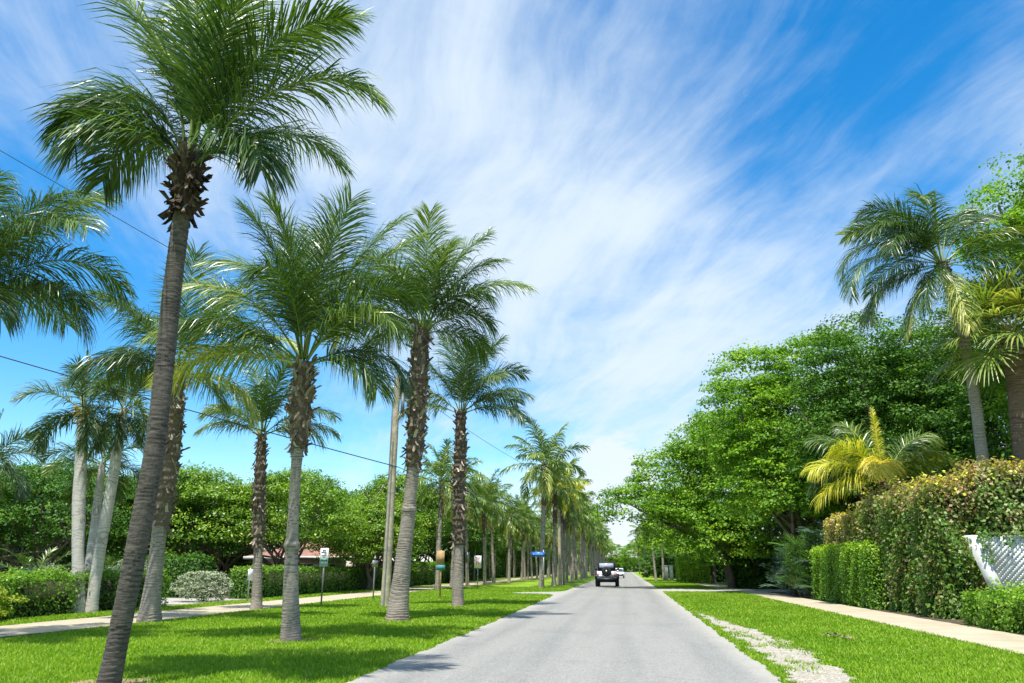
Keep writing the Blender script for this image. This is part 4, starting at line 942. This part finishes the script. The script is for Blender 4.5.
hedge('clipped_hedge', 'long distant dark hedge behind the far palm trunks', -22.5, -20.4, 88.6, 262, 3.0, .34, 46, 85, 'tree_dark', GK, .45, .1, .3)
hedge('clipped_hedge', 'distant dark hedge line behind the far right sidewalk', 9.5, 11.5, 88, 262, 2.6, .34, 46, 86, 'tree_dark', GH, .45, .1, .3)
hedge('shade_shrubbery', 'low green shrubs closing the far end of the road', -24, 24, 312, 316, 5.0, .6, 14, 87, 'tree_dark', None, .6, .1, .5, cat='shrubs')

hedge('clipped_hedge', 'dark hedge far behind the trees at the left', -75, -31, 62, 64, 4.2, .34, 40, 88, 'tree_dark', GK, .45, .1, .4)

def bush(name, label, x, y, rx, ry, rz, n, per, size, seed, mat, rc=.3, group=None, cz=None):
    root = empty(name, (x, y, 0)); tag(root, label, 'bush', group)
    r = np.random.default_rng(seed); m = MB()
    for k in range(9):
        a = k * .7; e = np.array([math.cos(a) * rx * .6, math.sin(a) * ry * .6, rz * 1.1]); m.tube([(0, 0, -.03), e * .4 + r.normal(0, .05, 3), e], [.05, .035, .015], 5, .4)
    m.build('stems', M['limb'], root)
    m = MB(); cz = rz * .8 if cz is None else cz; crown_geo(m, [(0, 0, cz, rx, ry, rz), (rx * .2, -ry * .3, cz * .6, rx * .8, ry * .8, rz * .6)], n, per, size, seed, rc, inner=.3, low_cut=.1); m.build('foliage', M[mat], root)
    return root
bush('silver_bush', 'silvery grey rounded bush beyond the path between two palm trunks', -19.6, 34.0, 1.15, 1.0, .72, 190, 46, .085, 91, 'silver', rc=.24)
bush('silver_bush', 'silvery bush behind the low hedge at far left', -25.3, 30.5, 1.6, .9, .8, 170, 40, .09, 92, 'silver')
bush('silver_bush', 'silvery bush behind the dark leaning foreground trunk', -21.3, 30.8, 1.0, .9, .95, 150, 40, .09, 93, 'silver')
bush('golden_bush', 'yellow-green and reddish bush at the left edge beside the path', -18.9, 20.1, .95, 1.5, .55, 220, 44, .085, 94, 'yellow_shrub', rc=.22)
bush('golden_bush', 'yellow-green bush behind the first at the left edge', -20.4, 22.0, 1.0, 1.1, .75, 200, 44, .085, 95, 'yellow_shrub', rc=.22)
bush('round_bush', 'dark round clipped bush at the right road edge beyond the cross drive', 4.9, 104, 2.6, 2.4, 1.9, 420, 50, .2, 96, 'tree_dark', rc=.4)
bush('topiary_bush', 'round clipped green bush on the end of the dark hedge, left of the brown sign', -19.3, 66.5, 1.0, 1.0, .85, 190, 46, .12, 97, 'hedge', rc=.22, cz=2.0)
bush('yellow_bush', 'small yellow bush low between the distant palm trunks', -17.6, 80, .7, .7, .5, 90, 40, .12, 98, 'yellow_shrub', rc=.25)

def feather_shrub(label, x, y, n, L, seed, mat='frond'):
    root = empty('feather_palm_shrub', (x, y, 0)); tag(root, label, 'palm shrub', 'small feather palms behind the left hedge')
    m = MB(); m.tube([(0, 0, -.05), (0, 0, .6)], [.12, .1], 8, .3); m.build('stem', M['boots'], root); m = MB()
    for f in crown_spec(n, seed, L, 78, 5, .9, 1.3): f.update(origin=(0, 0, .5)); frond_geo(m, n=34, ll=.42, w=.04, nseg=2, pet=.02, **f)
    m.build('crown', M[mat], root)
feather_shrub('small arching feather palm behind the left hedge, nearest the picture edge', -27.3, 32.5, 16, 2.6, 61)
feather_shrub('small feather palm left of the upright pale trunk, with a yellow frond', -24.9, 33.2, 16, 2.3, 62, 'frond')
feather_shrub('small feather palm showing between the pale trunks', -22.6, 31.5, 14, 2.0, 63, 'frond')

# ------------------------------------------------------------------ lattice fence with leaning brace
def fence():
    TA = R(46); X, Yc = 10.98 + 6.1 * math.sin(TA), 24.45 - 6.1 * math.cos(TA); root = empty('lattice_fence', (X, Yc, 0), TA); tag(root, 'white lattice fence with vines hanging over its top rail, before the reddish hedge', 'fence')
    def panel(y0, y1, z0, z1):
        m = MB(); sp = .12; wd = .062
        for sgn in (1, -1):
            c = (y0 - z1) if sgn > 0 else (y0 + z0)
            cend = (y1 - z0) if sgn > 0 else (y1 + z1)
            while c < cend:
                # line y - sgn*z = c
                pts = []
                for z in (z0, z1):
                    y = c + sgn * z
                    if y0 <= y <= y1: pts.append((y, z))
                for y in (y0, y1):
                    z = (y - c) / sgn
                    if z0 < z < z1: pts.append((y, z))
                if len(pts) >= 2:
                    a, b = np.array(pts[0]), np.array(pts[1]); L = np.linalg.norm(b - a)
                    if L > .05:
                        d = (b - a) / L; nrm = np.array([-d[1], d[0]]) * wd / 2; x = .0045 * sgn
                        q = [(x - .004, *(a - nrm)), (x - .004, *(a + nrm)), (x - .004, *(b + nrm)), (x - .004, *(b - nrm))]
                        q2 = [(x + .004, *p[1:]) for p in q]; V = [(p[0], p[1] - 18.5, p[2]) for p in q + q2]
                        m.add(V, [[0, 1, 2, 3], [7, 6, 5, 4], [0, 4, 5, 1], [2, 6, 7, 3], [1, 5, 6, 2], [3, 7, 4, 0]])
                c += sp
        if y1 > 24:
            for V_ in m.V: V_[:, 1] += .30 * (V_[:, 2] - .25) * np.clip((V_[:, 1] + 18.5 - y0) / (y1 - y0), 0, 1)
        m.build('lattice_panel', M['lattice'], root)
        for zz in (z0, z1): m = MB(); m.box((0, (y0 + y1) / 2 - 18.5, zz), (.05, y1 - y0, .07)); m.build('rail', M['lattice'], root)
    ys = [14.2, 16.8, 19.4, 22.0, 24.6]
    for a, b in zip(ys[:-1], ys[1:]): panel(a + .06, b - .06, .25, 2.38)
    for y in ys[:-1]:
        m = MB(); m.box((0, y - 18.5, 1.25), (.11, .11, 2.5)); m.build('post', M['white'], root)
    # leaning end board
    m = MB(); m.add([(-.10, 24.86 - 18.5, 0), (.10, 24.86 - 18.5, 0), (.10, 24.50 - 18.5, 0), (-.10, 24.50 - 18.5, 0),
                     (-.08, 25.56 - 18.5, 2.45), (.08, 25.56 - 18.5, 2.45), (.08, 25.20 - 18.5, 2.45), (-.08, 25.20 - 18.5, 2.45)],
                    [[3, 2, 1, 0], [4, 5, 6, 7], [0, 1, 5, 4], [1, 2, 6, 5], [2, 3, 7, 6], [3, 0, 4, 7]]); m.build('brace', M['white'], root)
    # vines lying on the top rail, a plant of its own
    r = np.random.default_rng(5); v = empty('vine', (X, Yc, 2.4), TA); tag(v, 'green creeper trailing over the top of the white lattice fence', 'vine')
    m = MB()
    ysv = np.linspace(13 - 18.5, 24.9 - 18.5, 60); m.tube(np.column_stack([-.06 + .03 * np.sin(ysv * 3), ysv, .06 + .03 * np.sin(ysv * 5)]), .014, 5); m.build('stem', M['limb'], v)
    P = np.column_stack([r.normal(-.05, .06, 900), r.uniform(13 - 18.5, 25.2 - 18.5, 900), r.normal(.06, .05, 900)])
    for k in range(9):
        y0 = r.uniform(17.5, 24.6) - 18.5 if k > 2 else r.uniform(24.5, 25.9) - 18.5; ln = r.uniform(.15, .45) if k > 2 else r.uniform(.7, 1.5)
        n = int(ln * 75); P = np.vstack([P, np.column_stack([r.normal(-.11, .05, n), y0 + r.normal(0, .09, n), -r.uniform(0, ln, n)])])
    leaves(m2 := MB(), P, np.array([-.8, -.2, .4]) + r.normal(0, .45, (len(P), 3)), .10, r, np.clip(r.normal(.5, .2, len(P)), 0, 1)); m2.build('foliage', M['vine'], v)
fence()

# ------------------------------------------------------------------ utility poles and wires
M['silverpaint'] = plain('grey_transformer', (.16, .17, .18), .5)
def pole():
    b = at(385, 607, 30.4); t_ = at(398, 377, 30.4); root = empty('utility_pole', (b[0], b[1], 0)); tag(root, 'weathered wooden utility pole with a dark box near its top, left of shaggy palm', 'utility pole')
    H = t_[2]; lx = t_[0] - b[0]
    m = MB(); z = np.linspace(-.1, H, 30); m.tube(np.column_stack([lx * z / H, 0 * z, z]), np.linspace(.19, .125, 30) * (1 + .02 * np.sin(z * 3)), 14); m.build('post', M['wood_pole'], root, smooth=True)
    m = MB(); m.tube([(lx * .7 - .17, -.1, H * .1), (lx * .85 - .14, -.1, H * .9)], [.022, .022], 6); m.tube([(lx * .3 - .03, -.2, .05), (lx * .8 - .02, -.16, H * .7)], [.03, .03], 6); m.build('conduit', M['metal'], root)
    m = MB(); m.box((lx + .27, -.02, H - 1.25), (.13, .13, 1.05)); m.box((lx + .16, -.02, H - .95), (.2, .05, .06)); m.box((lx + .16, -.02, H - 1.6), (.2, .05, .06)); m.tube([(lx + .30, -.02, H - .75), (lx + .38, -.02, H - .45)], [.03, .02], 6); m.build('cutout_switch', M['silverpaint'], root)
    m = MB(); m.box((lx - .2, 0, H - .45), (.34, .05, .05)); m.lathe([(0, -.1), (.06, -.09), (.04, -.04), (.065, 0), (.04, .05), (.05, .1), (0, .12)], 10, (lx - .36, 0, H - .35)); m.lathe([(0, -.1), (.06, -.09), (.04, -.04), (.065, 0), (.04, .05), (0, .1)], 10, (lx, 0, H + .08)); m.build('insulator', M['metal'], root)
    m = MB()
    for zz in (2.2, 4.5, H - 3.9): m.lathe([(.195 - .008 * zz, -.03), (.20 - .007 * zz, 0), (.195 - .008 * zz, .03)], 14, (lx * zz / H, 0, zz))
    m.build('band', M['metal'], root)
    return b, t_
pb, pt = pole()
def wire(label, a, b, sag, r_=.014):
    a = np.array(a); b = np.array(b); s = np.linspace(0, 1, 60)[:, None]
    P = a + (b - a) * s; P[:, 2] -= (4 * sag * s * (1 - s))[:, 0]
    c = a.copy(); m = MB().tube(P - c, r_, 5); o = m.build('cable', M['wire'], label=label, cat='cable', group='overhead cables'); o.location = c
wire('thin high overhead wire crossing the upper left sky to the pole top', at(398, 380, 30.4), at(-330, -40, 12.5), .0, .012)
wire('lower overhead cable crossing the left sky behind the palm crowns to the pole', at(398, 467, 30.4), at(-330, 258, 16), .12, .02)
wire('short cable running from the utility pole to the next pole down the row', at(398, 467, 30.4), at(560, 500, 72), .9, .016)
wire('upper thin wire running from the pole top to the next pole down the row', at(398, 380, 30.4), at(559.5, 480, 72), .5, .012)
q = at(559, 480, 72); root = empty('utility_pole', (gnd(560, 585.0)[0], 72, 0)); tag(root, 'slender pale utility pole among the palm trunks beyond the turn-out', 'utility pole')
m = MB(); m.tube([(0, 0, -.1), (0, 0, q[2] * .5), (0, 0, q[2])], [.17, .14, .1], 10); m.build('post', M['wood_pole'], root, smooth=True)
m = MB(); m.box((0, 0, q[2] - .4), (.5, .06, .06)); m.build('cross_arm', M['metal'], root)

# ------------------------------------------------------------------ signs
M['sign_white'] = plain('sign_face', (.62, .66, .64), .45, var=.05); M['sign_green'] = plain('sign_green_print', (.05, .22, .17), .5); M['sign_red'] = plain('sign_red_print', (.55, .06, .05), .5)
M['sign_black'] = plain('sign_black_print', (.04, .05, .05), .5); M['sign_tan'] = plain('sign_tan_board', (.42, .27, .12), .7, var=.2); M['sign_teal'] = plain('sign_teal_board', (.05, .22, .22), .6); M['sign_blue'] = plain('street_sign_blue', (.02, .14, .62), .4, var=.05)
def signpost(name, label, x, y, h, rz=0.0, r_=.028, mat='metal'):
    root = empty(name, (x, y, 0), rz); tag(root, label, 'sign', 'signs on the median')
    m = MB(); m.box((0, 0, h / 2 - .1), (r_ * 2, r_ * 1.5, h + .2)); m.build('post', M[mat], root); return root
s = signpost('path_sign', 'white and green sign on a thin post in front of the red-roofed house', *gnd(321, 606), 2.3)
m = MB(); m.box((0, -.035, 1.93), (.36, .012, .74)); m.build('sign_panel', M['sign_white'], s)
m = MB()
for (cx, cz, w_, h_) in [(.0, 2.20, .16, .05), (-.02, 2.13, .22, .035), (.05, 2.07, .10, .04), (0, 2.0, .20, .035), (0, 1.94, .12, .03)]: m.box((cx, -.044, cz), (w_, .004, h_))
m.build('lettering', M['sign_black'], s)
m = MB(); m.box((0, -.044, 1.82), (.30, .004, .10)); m.box((-.07, -.044, 1.68), (.12, .004, .07)); m.box((.09, -.044, 1.68), (.1, .004, .07)); m.build('green_print', M['sign_green'], s)
s = signpost('narrow_sign', 'small sign seen nearly edge on, on a grey post left of the utility pole', *gnd(373, 600), 1.9, R(70))
m = MB(); m.box((0, -.03, 1.7), (.42, .012, .32)); m.build('sign_panel', M['metal'], s); m = MB(); m.lathe([(0, -.06), (.07, -.02), (.06, .05), (0, .08)], 10, (0, 0, 1.97)); m.build('post_cap', M['metal'], s)
s = signpost('narrow_sign', 'pale sign turned edge on beside the house driveway, right of the silvery bush', -17.3, 33.9, 1.5, R(74))
m = MB(); m.box((0, -.03, 1.2), (.34, .012, .5)); m.build('sign_panel', M['sign_white'], s)
s = signpost('wooden_sign', 'tan and teal board sign on orange-brown posts at the foot of an inner-row palm', *gnd(440, 598.5), 2.4, 0, .04, 'sign_tan')
m = MB(); m.box((-.02, -.05, 2.02), (.42, .03, .68)); m.build('sign_board', M['sign_tan'], s); m = MB(); m.box((-.0, -.05, 1.52), (.46, .035, .26)); m.build('lower_board', M['sign_teal'], s)
s = signpost('notice_sign', 'white notice sign with red markings on a thin post between the palm rows', *gnd(477.5, 590), 2.1)
m = MB(); m.box((0, -.035, 1.92), (.52, .012, .86)); m.build('sign_panel', M['sign_white'], s)
m = MB(); m.box((0, -.045, 2.2), (.34, .004, .07)); m.box((-.02, -.045, 2.07), (.28, .004, .06)); m.tube([(.12 * math.cos(a), -.047, 1.84 + .12 * math.sin(a)) for a in np.linspace(0, 6.2832, 17)], .02, 4); m.box((0, -.045, 1.84), (.22, .004, .03)); m.build('red_print', M['sign_red'], s)
s = signpost('notice_sign', 'small grey sign left of the white and red notice sign', *gnd(467, 587.5), 2.6)
m = MB(); m.box((0, -.035, 2.35), (.34, .012, .8)); m.build('sign_panel', M['metal'], s)
s = signpost('street_sign', 'bright blue street name sign at the turn-out before a palm trunk', *gnd(544, 590.0), 2.75)
tp = s.location
m = MB(); m.box((-.38, -.03, 2.45), (.95, .02, .32)); m.build('sign_panel', M['sign_blue'], s)
m = MB()
for k, (w_, h_) in enumerate([(.10, .13), (.07, .1), (.08, .1), (.05, .14), (.09, .1), (.06, .1), (.10, .13), (.07, .1)]): m.box((-.72 + k * .095, -.043, 2.45), (w_ * .5, .004, h_ * .55))
m.build('lettering', M['sign_white'], s)

# ------------------------------------------------------------------ red-roofed house and white house
def tile_mat():
    m, t, b = newmat('roof_tile'); tc = t.new('ShaderNodeTexCoord')
    n = t.noise(tc.outputs['Object'], 3, 4, .6); wv = t.new('ShaderNodeTexWave'); wv.inputs['Scale'].default_value = 2.2; wv.bands_direction = 'X'; t.link(tc.outputs['Object'], wv.inputs['Vector'])
    c = t.mix(t.mapr(n.outputs[0], .3, .7), (.22, .10, .07), (.33, .165, .12)); c = t.mix(t.mapr(wv.outputs['Fac'], 0, .3, .4, 0), c, (.18, .08, .06))
    t.link(c, b.inputs['Base Color']); b.inputs['Roughness'].default_value = .8; return m
M['tile'] = tile_mat(); M['stucco'] = plain('house_wall', (.66, .62, .54), .8, var=.1, scale=2); M['glass'] = plain('window_glass', (.03, .06, .07), .12, var=.2, spec=.7)
def house(name, label, x, y, w, d, h, rh, tile, nwin):
    root = empty(name, (x, y, 0)); tag(root, label, 'house')
    m = MB(); m.box((0, 0, h / 2), (w, d, h)); m.build('wall', M['stucco'], root)
    e = .5; a, b_ = w / 2 + e, d / 2 + e; rr = max(.2, w / 2 - d / 2)
    m = MB(); m.add([(-a, -b_, h), (a, -b_, h), (a, b_, h), (-a, b_, h), (-rr, 0, h + rh), (rr, 0, h + rh), (-a, -b_, h + .12), (a, -b_, h + .12), (a, b_, h + .12), (-a, b_, h + .12)],
                    [[6, 7, 5, 4], [7, 8, 5, 5], [8, 9, 4, 5], [9, 6, 4, 4], [3, 2, 1, 0]]); rf = m.build('roof', tile, root)
    m = MB()
    for s_ in ((0, -b_, w + 2 * e, .04), (0, b_, w + 2 * e, .04)): m.box((s_[0], s_[1], h + .05), (s_[2], .05, .2))
    for s_ in (-a, a): m.box((s_, 0, h + .05), (.05, d + 2 * e, .2))
    m.build('fascia', M['white'], rf)
    for k in range(nwin):
        cx = -w / 2 + (k + .5) * w / nwin
        m = MB(); fw = w / nwin * .62
        for dx in (-fw / 2, 0, fw / 2): m.box((cx + dx, -d / 2 - .03, h * .55), (.07, .08, 1.2))
        for dz in (-.6, .6): m.box((cx, -d / 2 - .034, h * .55 + dz), (fw + .07, .08, .07))
        wd = m.build('window', M['white'], root); m = MB(); m.box((cx, -d / 2 - .006, h * .55), (fw, .02, 1.16)); m.build('pane', M['glass'], wd)
    return root
house('tile_roofed_house', 'low cream house with a reddish hipped tile roof behind the dark hedge', -24.6, 58.5, 7.0, 6.5, 2.2, 1.4, M['tile'], 4)
house('white_house', 'small white house glimpsed past the round bush on the far right', 9.4, 118, 8, 7, 2.8, 1.2, M['silverpaint'], 3)
house('white_house', 'pale roofed house corner at the far left edge behind the trees', -35.6, 33.0, 4.0, 4, 2.3, .5, M['silverpaint'], 2)
for k, px_ in enumerate((663.5, 668)):
    root = empty('gate_pillar', (gnd(px_, 580)[0], 95, 0)); tag(root, ['left white gate pillar beside the square green hedge', 'right white gate pillar nearest the square green hedge'][k], 'gate pillar', 'white gate pillars')
    m = MB(); m.box((0, 0, .85), (.42, .42, 1.7)); m.build('shaft', M['white'], root); m = MB(); m.box((0, 0, 1.755), (.52, .52, .1)); m.build('cap', M['white'], root)

# ------------------------------------------------------------------ vehicles
M['paint_silver'] = plain('silver_paint', (.70, .73, .80), .3, .0, var=.04, spec=.6); M['paint_white'] = plain('white_car_paint', (.75, .76, .78), .3, var=.03, spec=.6)
M['tyre'] = plain('tyre_rubber', (.018, .018, .019), .8); M['soft_top'] = plain('soft_top_fabric', (.022, .023, .026), .8); M['tint'] = plain('rear_plastic_window', (.42, .46, .56), .12, .0, var=.1, spec=.8)
M['red_lens'] = plain('tail_lens', (.45, .02, .02), .3); M['chrome'] = plain('wheel_metal', (.3, .3, .31), .35, .8); M['plate'] = plain('plate_face', (.7, .7, .66), .5)
def prism(m, prof, x0, x1, mi=0):
    """side profile (y,z) extruded across x"""
    n = len(prof); V = [(x0, y, z) for y, z in prof] + [(x1, y, z) for y, z in prof]
    F = [[i, (i + 1) % n, n + (i + 1) % n, n + i] for i in range(n)]
    cy = sum(p[0] for p in prof) / n; cz = sum(p[1] for p in prof) / n; V += [(x0, cy, cz), (x1, cy, cz)]
    F += [[(i + 1) % n, i, 2 * n, 2 * n] for i in range(n)] + [[n + i, n + (i + 1) % n, 2 * n + 1, 2 * n + 1] for i in range(n)]
    m.add(V, F)
def wheel(root, x, y, r_, w_):
    tyre_prof = [(r_ * .62, -w_ / 2), (r_ * .92, -w_ / 2), (r_, -w_ * .36), (r_, w_ * .36), (r_ * .92, w_ / 2), (r_ * .62, w_ / 2)]
    e = MB(); e.lathe(tyre_prof, 24, (x, y, r_), 'x'); wh = e.build('wheel', M['tyre'], root, smooth=False)
    e = MB(); e.lathe([(0, -w_ * .3), (r_ * .62, -w_ * .42), (r_ * .62, w_ * .42), (0, w_ * .3)], 16, (x, y, r_), 'x'); e.build('rim', M['chrome'], wh)
def offroader(x, y):
    root = empty('off_road_vehicle', (x, y, 0)); tag(root, 'boxy silver off-road vehicle with black soft top and rear spare tyre on the road', 'off-road car')
    m = MB(); prism(m, [(-2.05, .62), (-2.05, 1.20), (-2.0, 1.26), (.45, 1.26), (.6, 1.20), (1.95, 1.12), (2.0, 1.05), (2.0, .62)], -.80, .80); m.build('body', M['paint_silver'], root)
    m = MB()
    for sx in (-1, 1):
        for cy in (-1.3, 1.35): prism(m, [(cy - .58, .62), (cy - .50, .92), (cy - .30, 1.03), (cy + .30, 1.03), (cy + .50, .92), (cy + .58, .62), (cy + .5, .66), (cy + .3, .95), (cy - .3, .95), (cy - .5, .66)], sx * .80 if sx > 0 else -.99, .99 if sx > 0 else -.80)
    m.build('fender_flare', M['black'], root)
    m = MB(); prism(m, [(-2.02, 1.26), (-1.90, 1.93), (-1.80, 2.0), (.10, 2.0), (.45, 1.27)], -.72, .72); top = m.build('soft_top', M['soft_top'], root)
    # rear window with black surround
    m = MB(); m.box((0, -1.985, 1.60), (1.16, .02, .56), tilt=[[1, 0, 0], [0, math.cos(.17), -math.sin(.17)], [0, math.sin(.17), math.cos(.17)]]); m.build('rear_window', M['tint'], root)
    m = MB(); m.box((0, -2.075, .98), (1.30, .05, .50)); m.build('tailgate', M['paint_silver'], root)
    m = MB(); m.lathe([(.20, -.13), (.36, -.13), (.40, -.08), (.40, .08), (.36, .13), (.20, .13)], 28, (.0, -2.25, 1.22), 'y'); sp = m.build('spare_wheel', M['tyre'], root)
    m = MB(); m.lathe([(0, -.14), (.06, -.14), (.07, -.10), (.21, -.09), (.21, .09), (0, .09)], 18, (.0, -2.25, 1.22), 'y'); m.build('rim', M['chrome'], sp)
    m = MB(); m.box((0, -2.22, .60), (1.62, .20, .20)); m.box((0, -2.20, .45), (.5, .14, .12)); m.build('rear_bumper', M['black'], root)
    m = MB(); m.box((0, 2.12, .62), (1.6, .2, .2)); m.build('front_bumper', M['black'], root)
    for sx in (-.70, .70): m = MB(); m.box((sx, -2.075, .92), (.15, .05, .20)); m.build('tail_light', M['red_lens'], root)
    for sx in (-1, 1):
        m = MB(); m.box((sx * .95, .30, 1.42), (.18, .08, .24)); m.box((sx * .82, .30, 1.36), (.16, .04, .04)); m.build('side_mirror', M['black'], root)
    m = MB(); m.box((-.52, -2.11, .86), (.30, .01, .15)); m.build('licence_plate', M['plate'], root)
    for sx in (-.82, .82):
        for cy in (-1.3, 1.35): wheel(root, sx, cy, .42, .30)
    m = MB(); m.tube([(-.68, -1.3, .42), (.68, -1.3, .42)], .07, 8); m.box((0, 0, .55), (.9, 3.6, .12)); m.build('chassis', M['black'], root)
offroader(-1.62, 67.2)
def car(x, y):
    root = empty('parked_car', (x, y, 0)); tag(root, 'distant white car partly hidden behind the off-road vehicle', 'car')
    m = MB(); prism(m, [(-2.2, .35), (-2.25, .75), (-1.5, .92), (2.0, .92), (2.2, .8), (2.2, .35)], -.88, .88); m.build('body', M['paint_white'], root)
    m = MB(); prism(m, [(-1.45, .9), (-.7, 1.46), (1.3, 1.48), (1.95, .9)], -.74, .74); m.build('cabin', M['paint_white'], root)
    m = MB(); m.box((0, -1.11, 1.18), (1.36, .02, .60), tilt=[[1, 0, 0], [0, math.cos(-.93), -math.sin(-.93)], [0, math.sin(-.93), math.cos(-.93)]]); m.build('windscreen', M['glass'], root)
    m = MB(); m.box((0, -2.25, .45), (1.5, .06, .2)); m.build('grille', M['black'], root)
    for sx in (-.68, .68): m = MB(); m.box((sx, -2.235, .68), (.3, .05, .13)); m.build('headlight', M['plate'], root)
    for sx in (-.8, .8):
        for cy in (-1.4, 1.4): wheel(root, sx, cy, .33, .2)
car(-1.2, 121)

# small things: dry palm leaf bits on the verge
for k, (px_, py_) in enumerate([(831, 638), (848, 641)]):
    x, y = gnd(px_, py_); r = np.random.default_rng(k); m = MB()
    P = r.normal(0, .07, (14, 3)) * np.array([1.5, .8, 0]) + np.array([0, 0, .06]); leaves(m, P, np.array([0, 0, 1.]) + r.normal(0, .3, (14, 3)), .13, r, np.clip(r.normal(.4, .2, 14), 0, 1)); o = m.build('dry_leaf', M['boots'], label=['brown dry leaf litter on the right grass strip', 'smaller brown leaf scrap just right of the larger leaf litter'][k], cat='leaf litter', group='dry leaves on the verge')
    o.location = (x, y, .02)
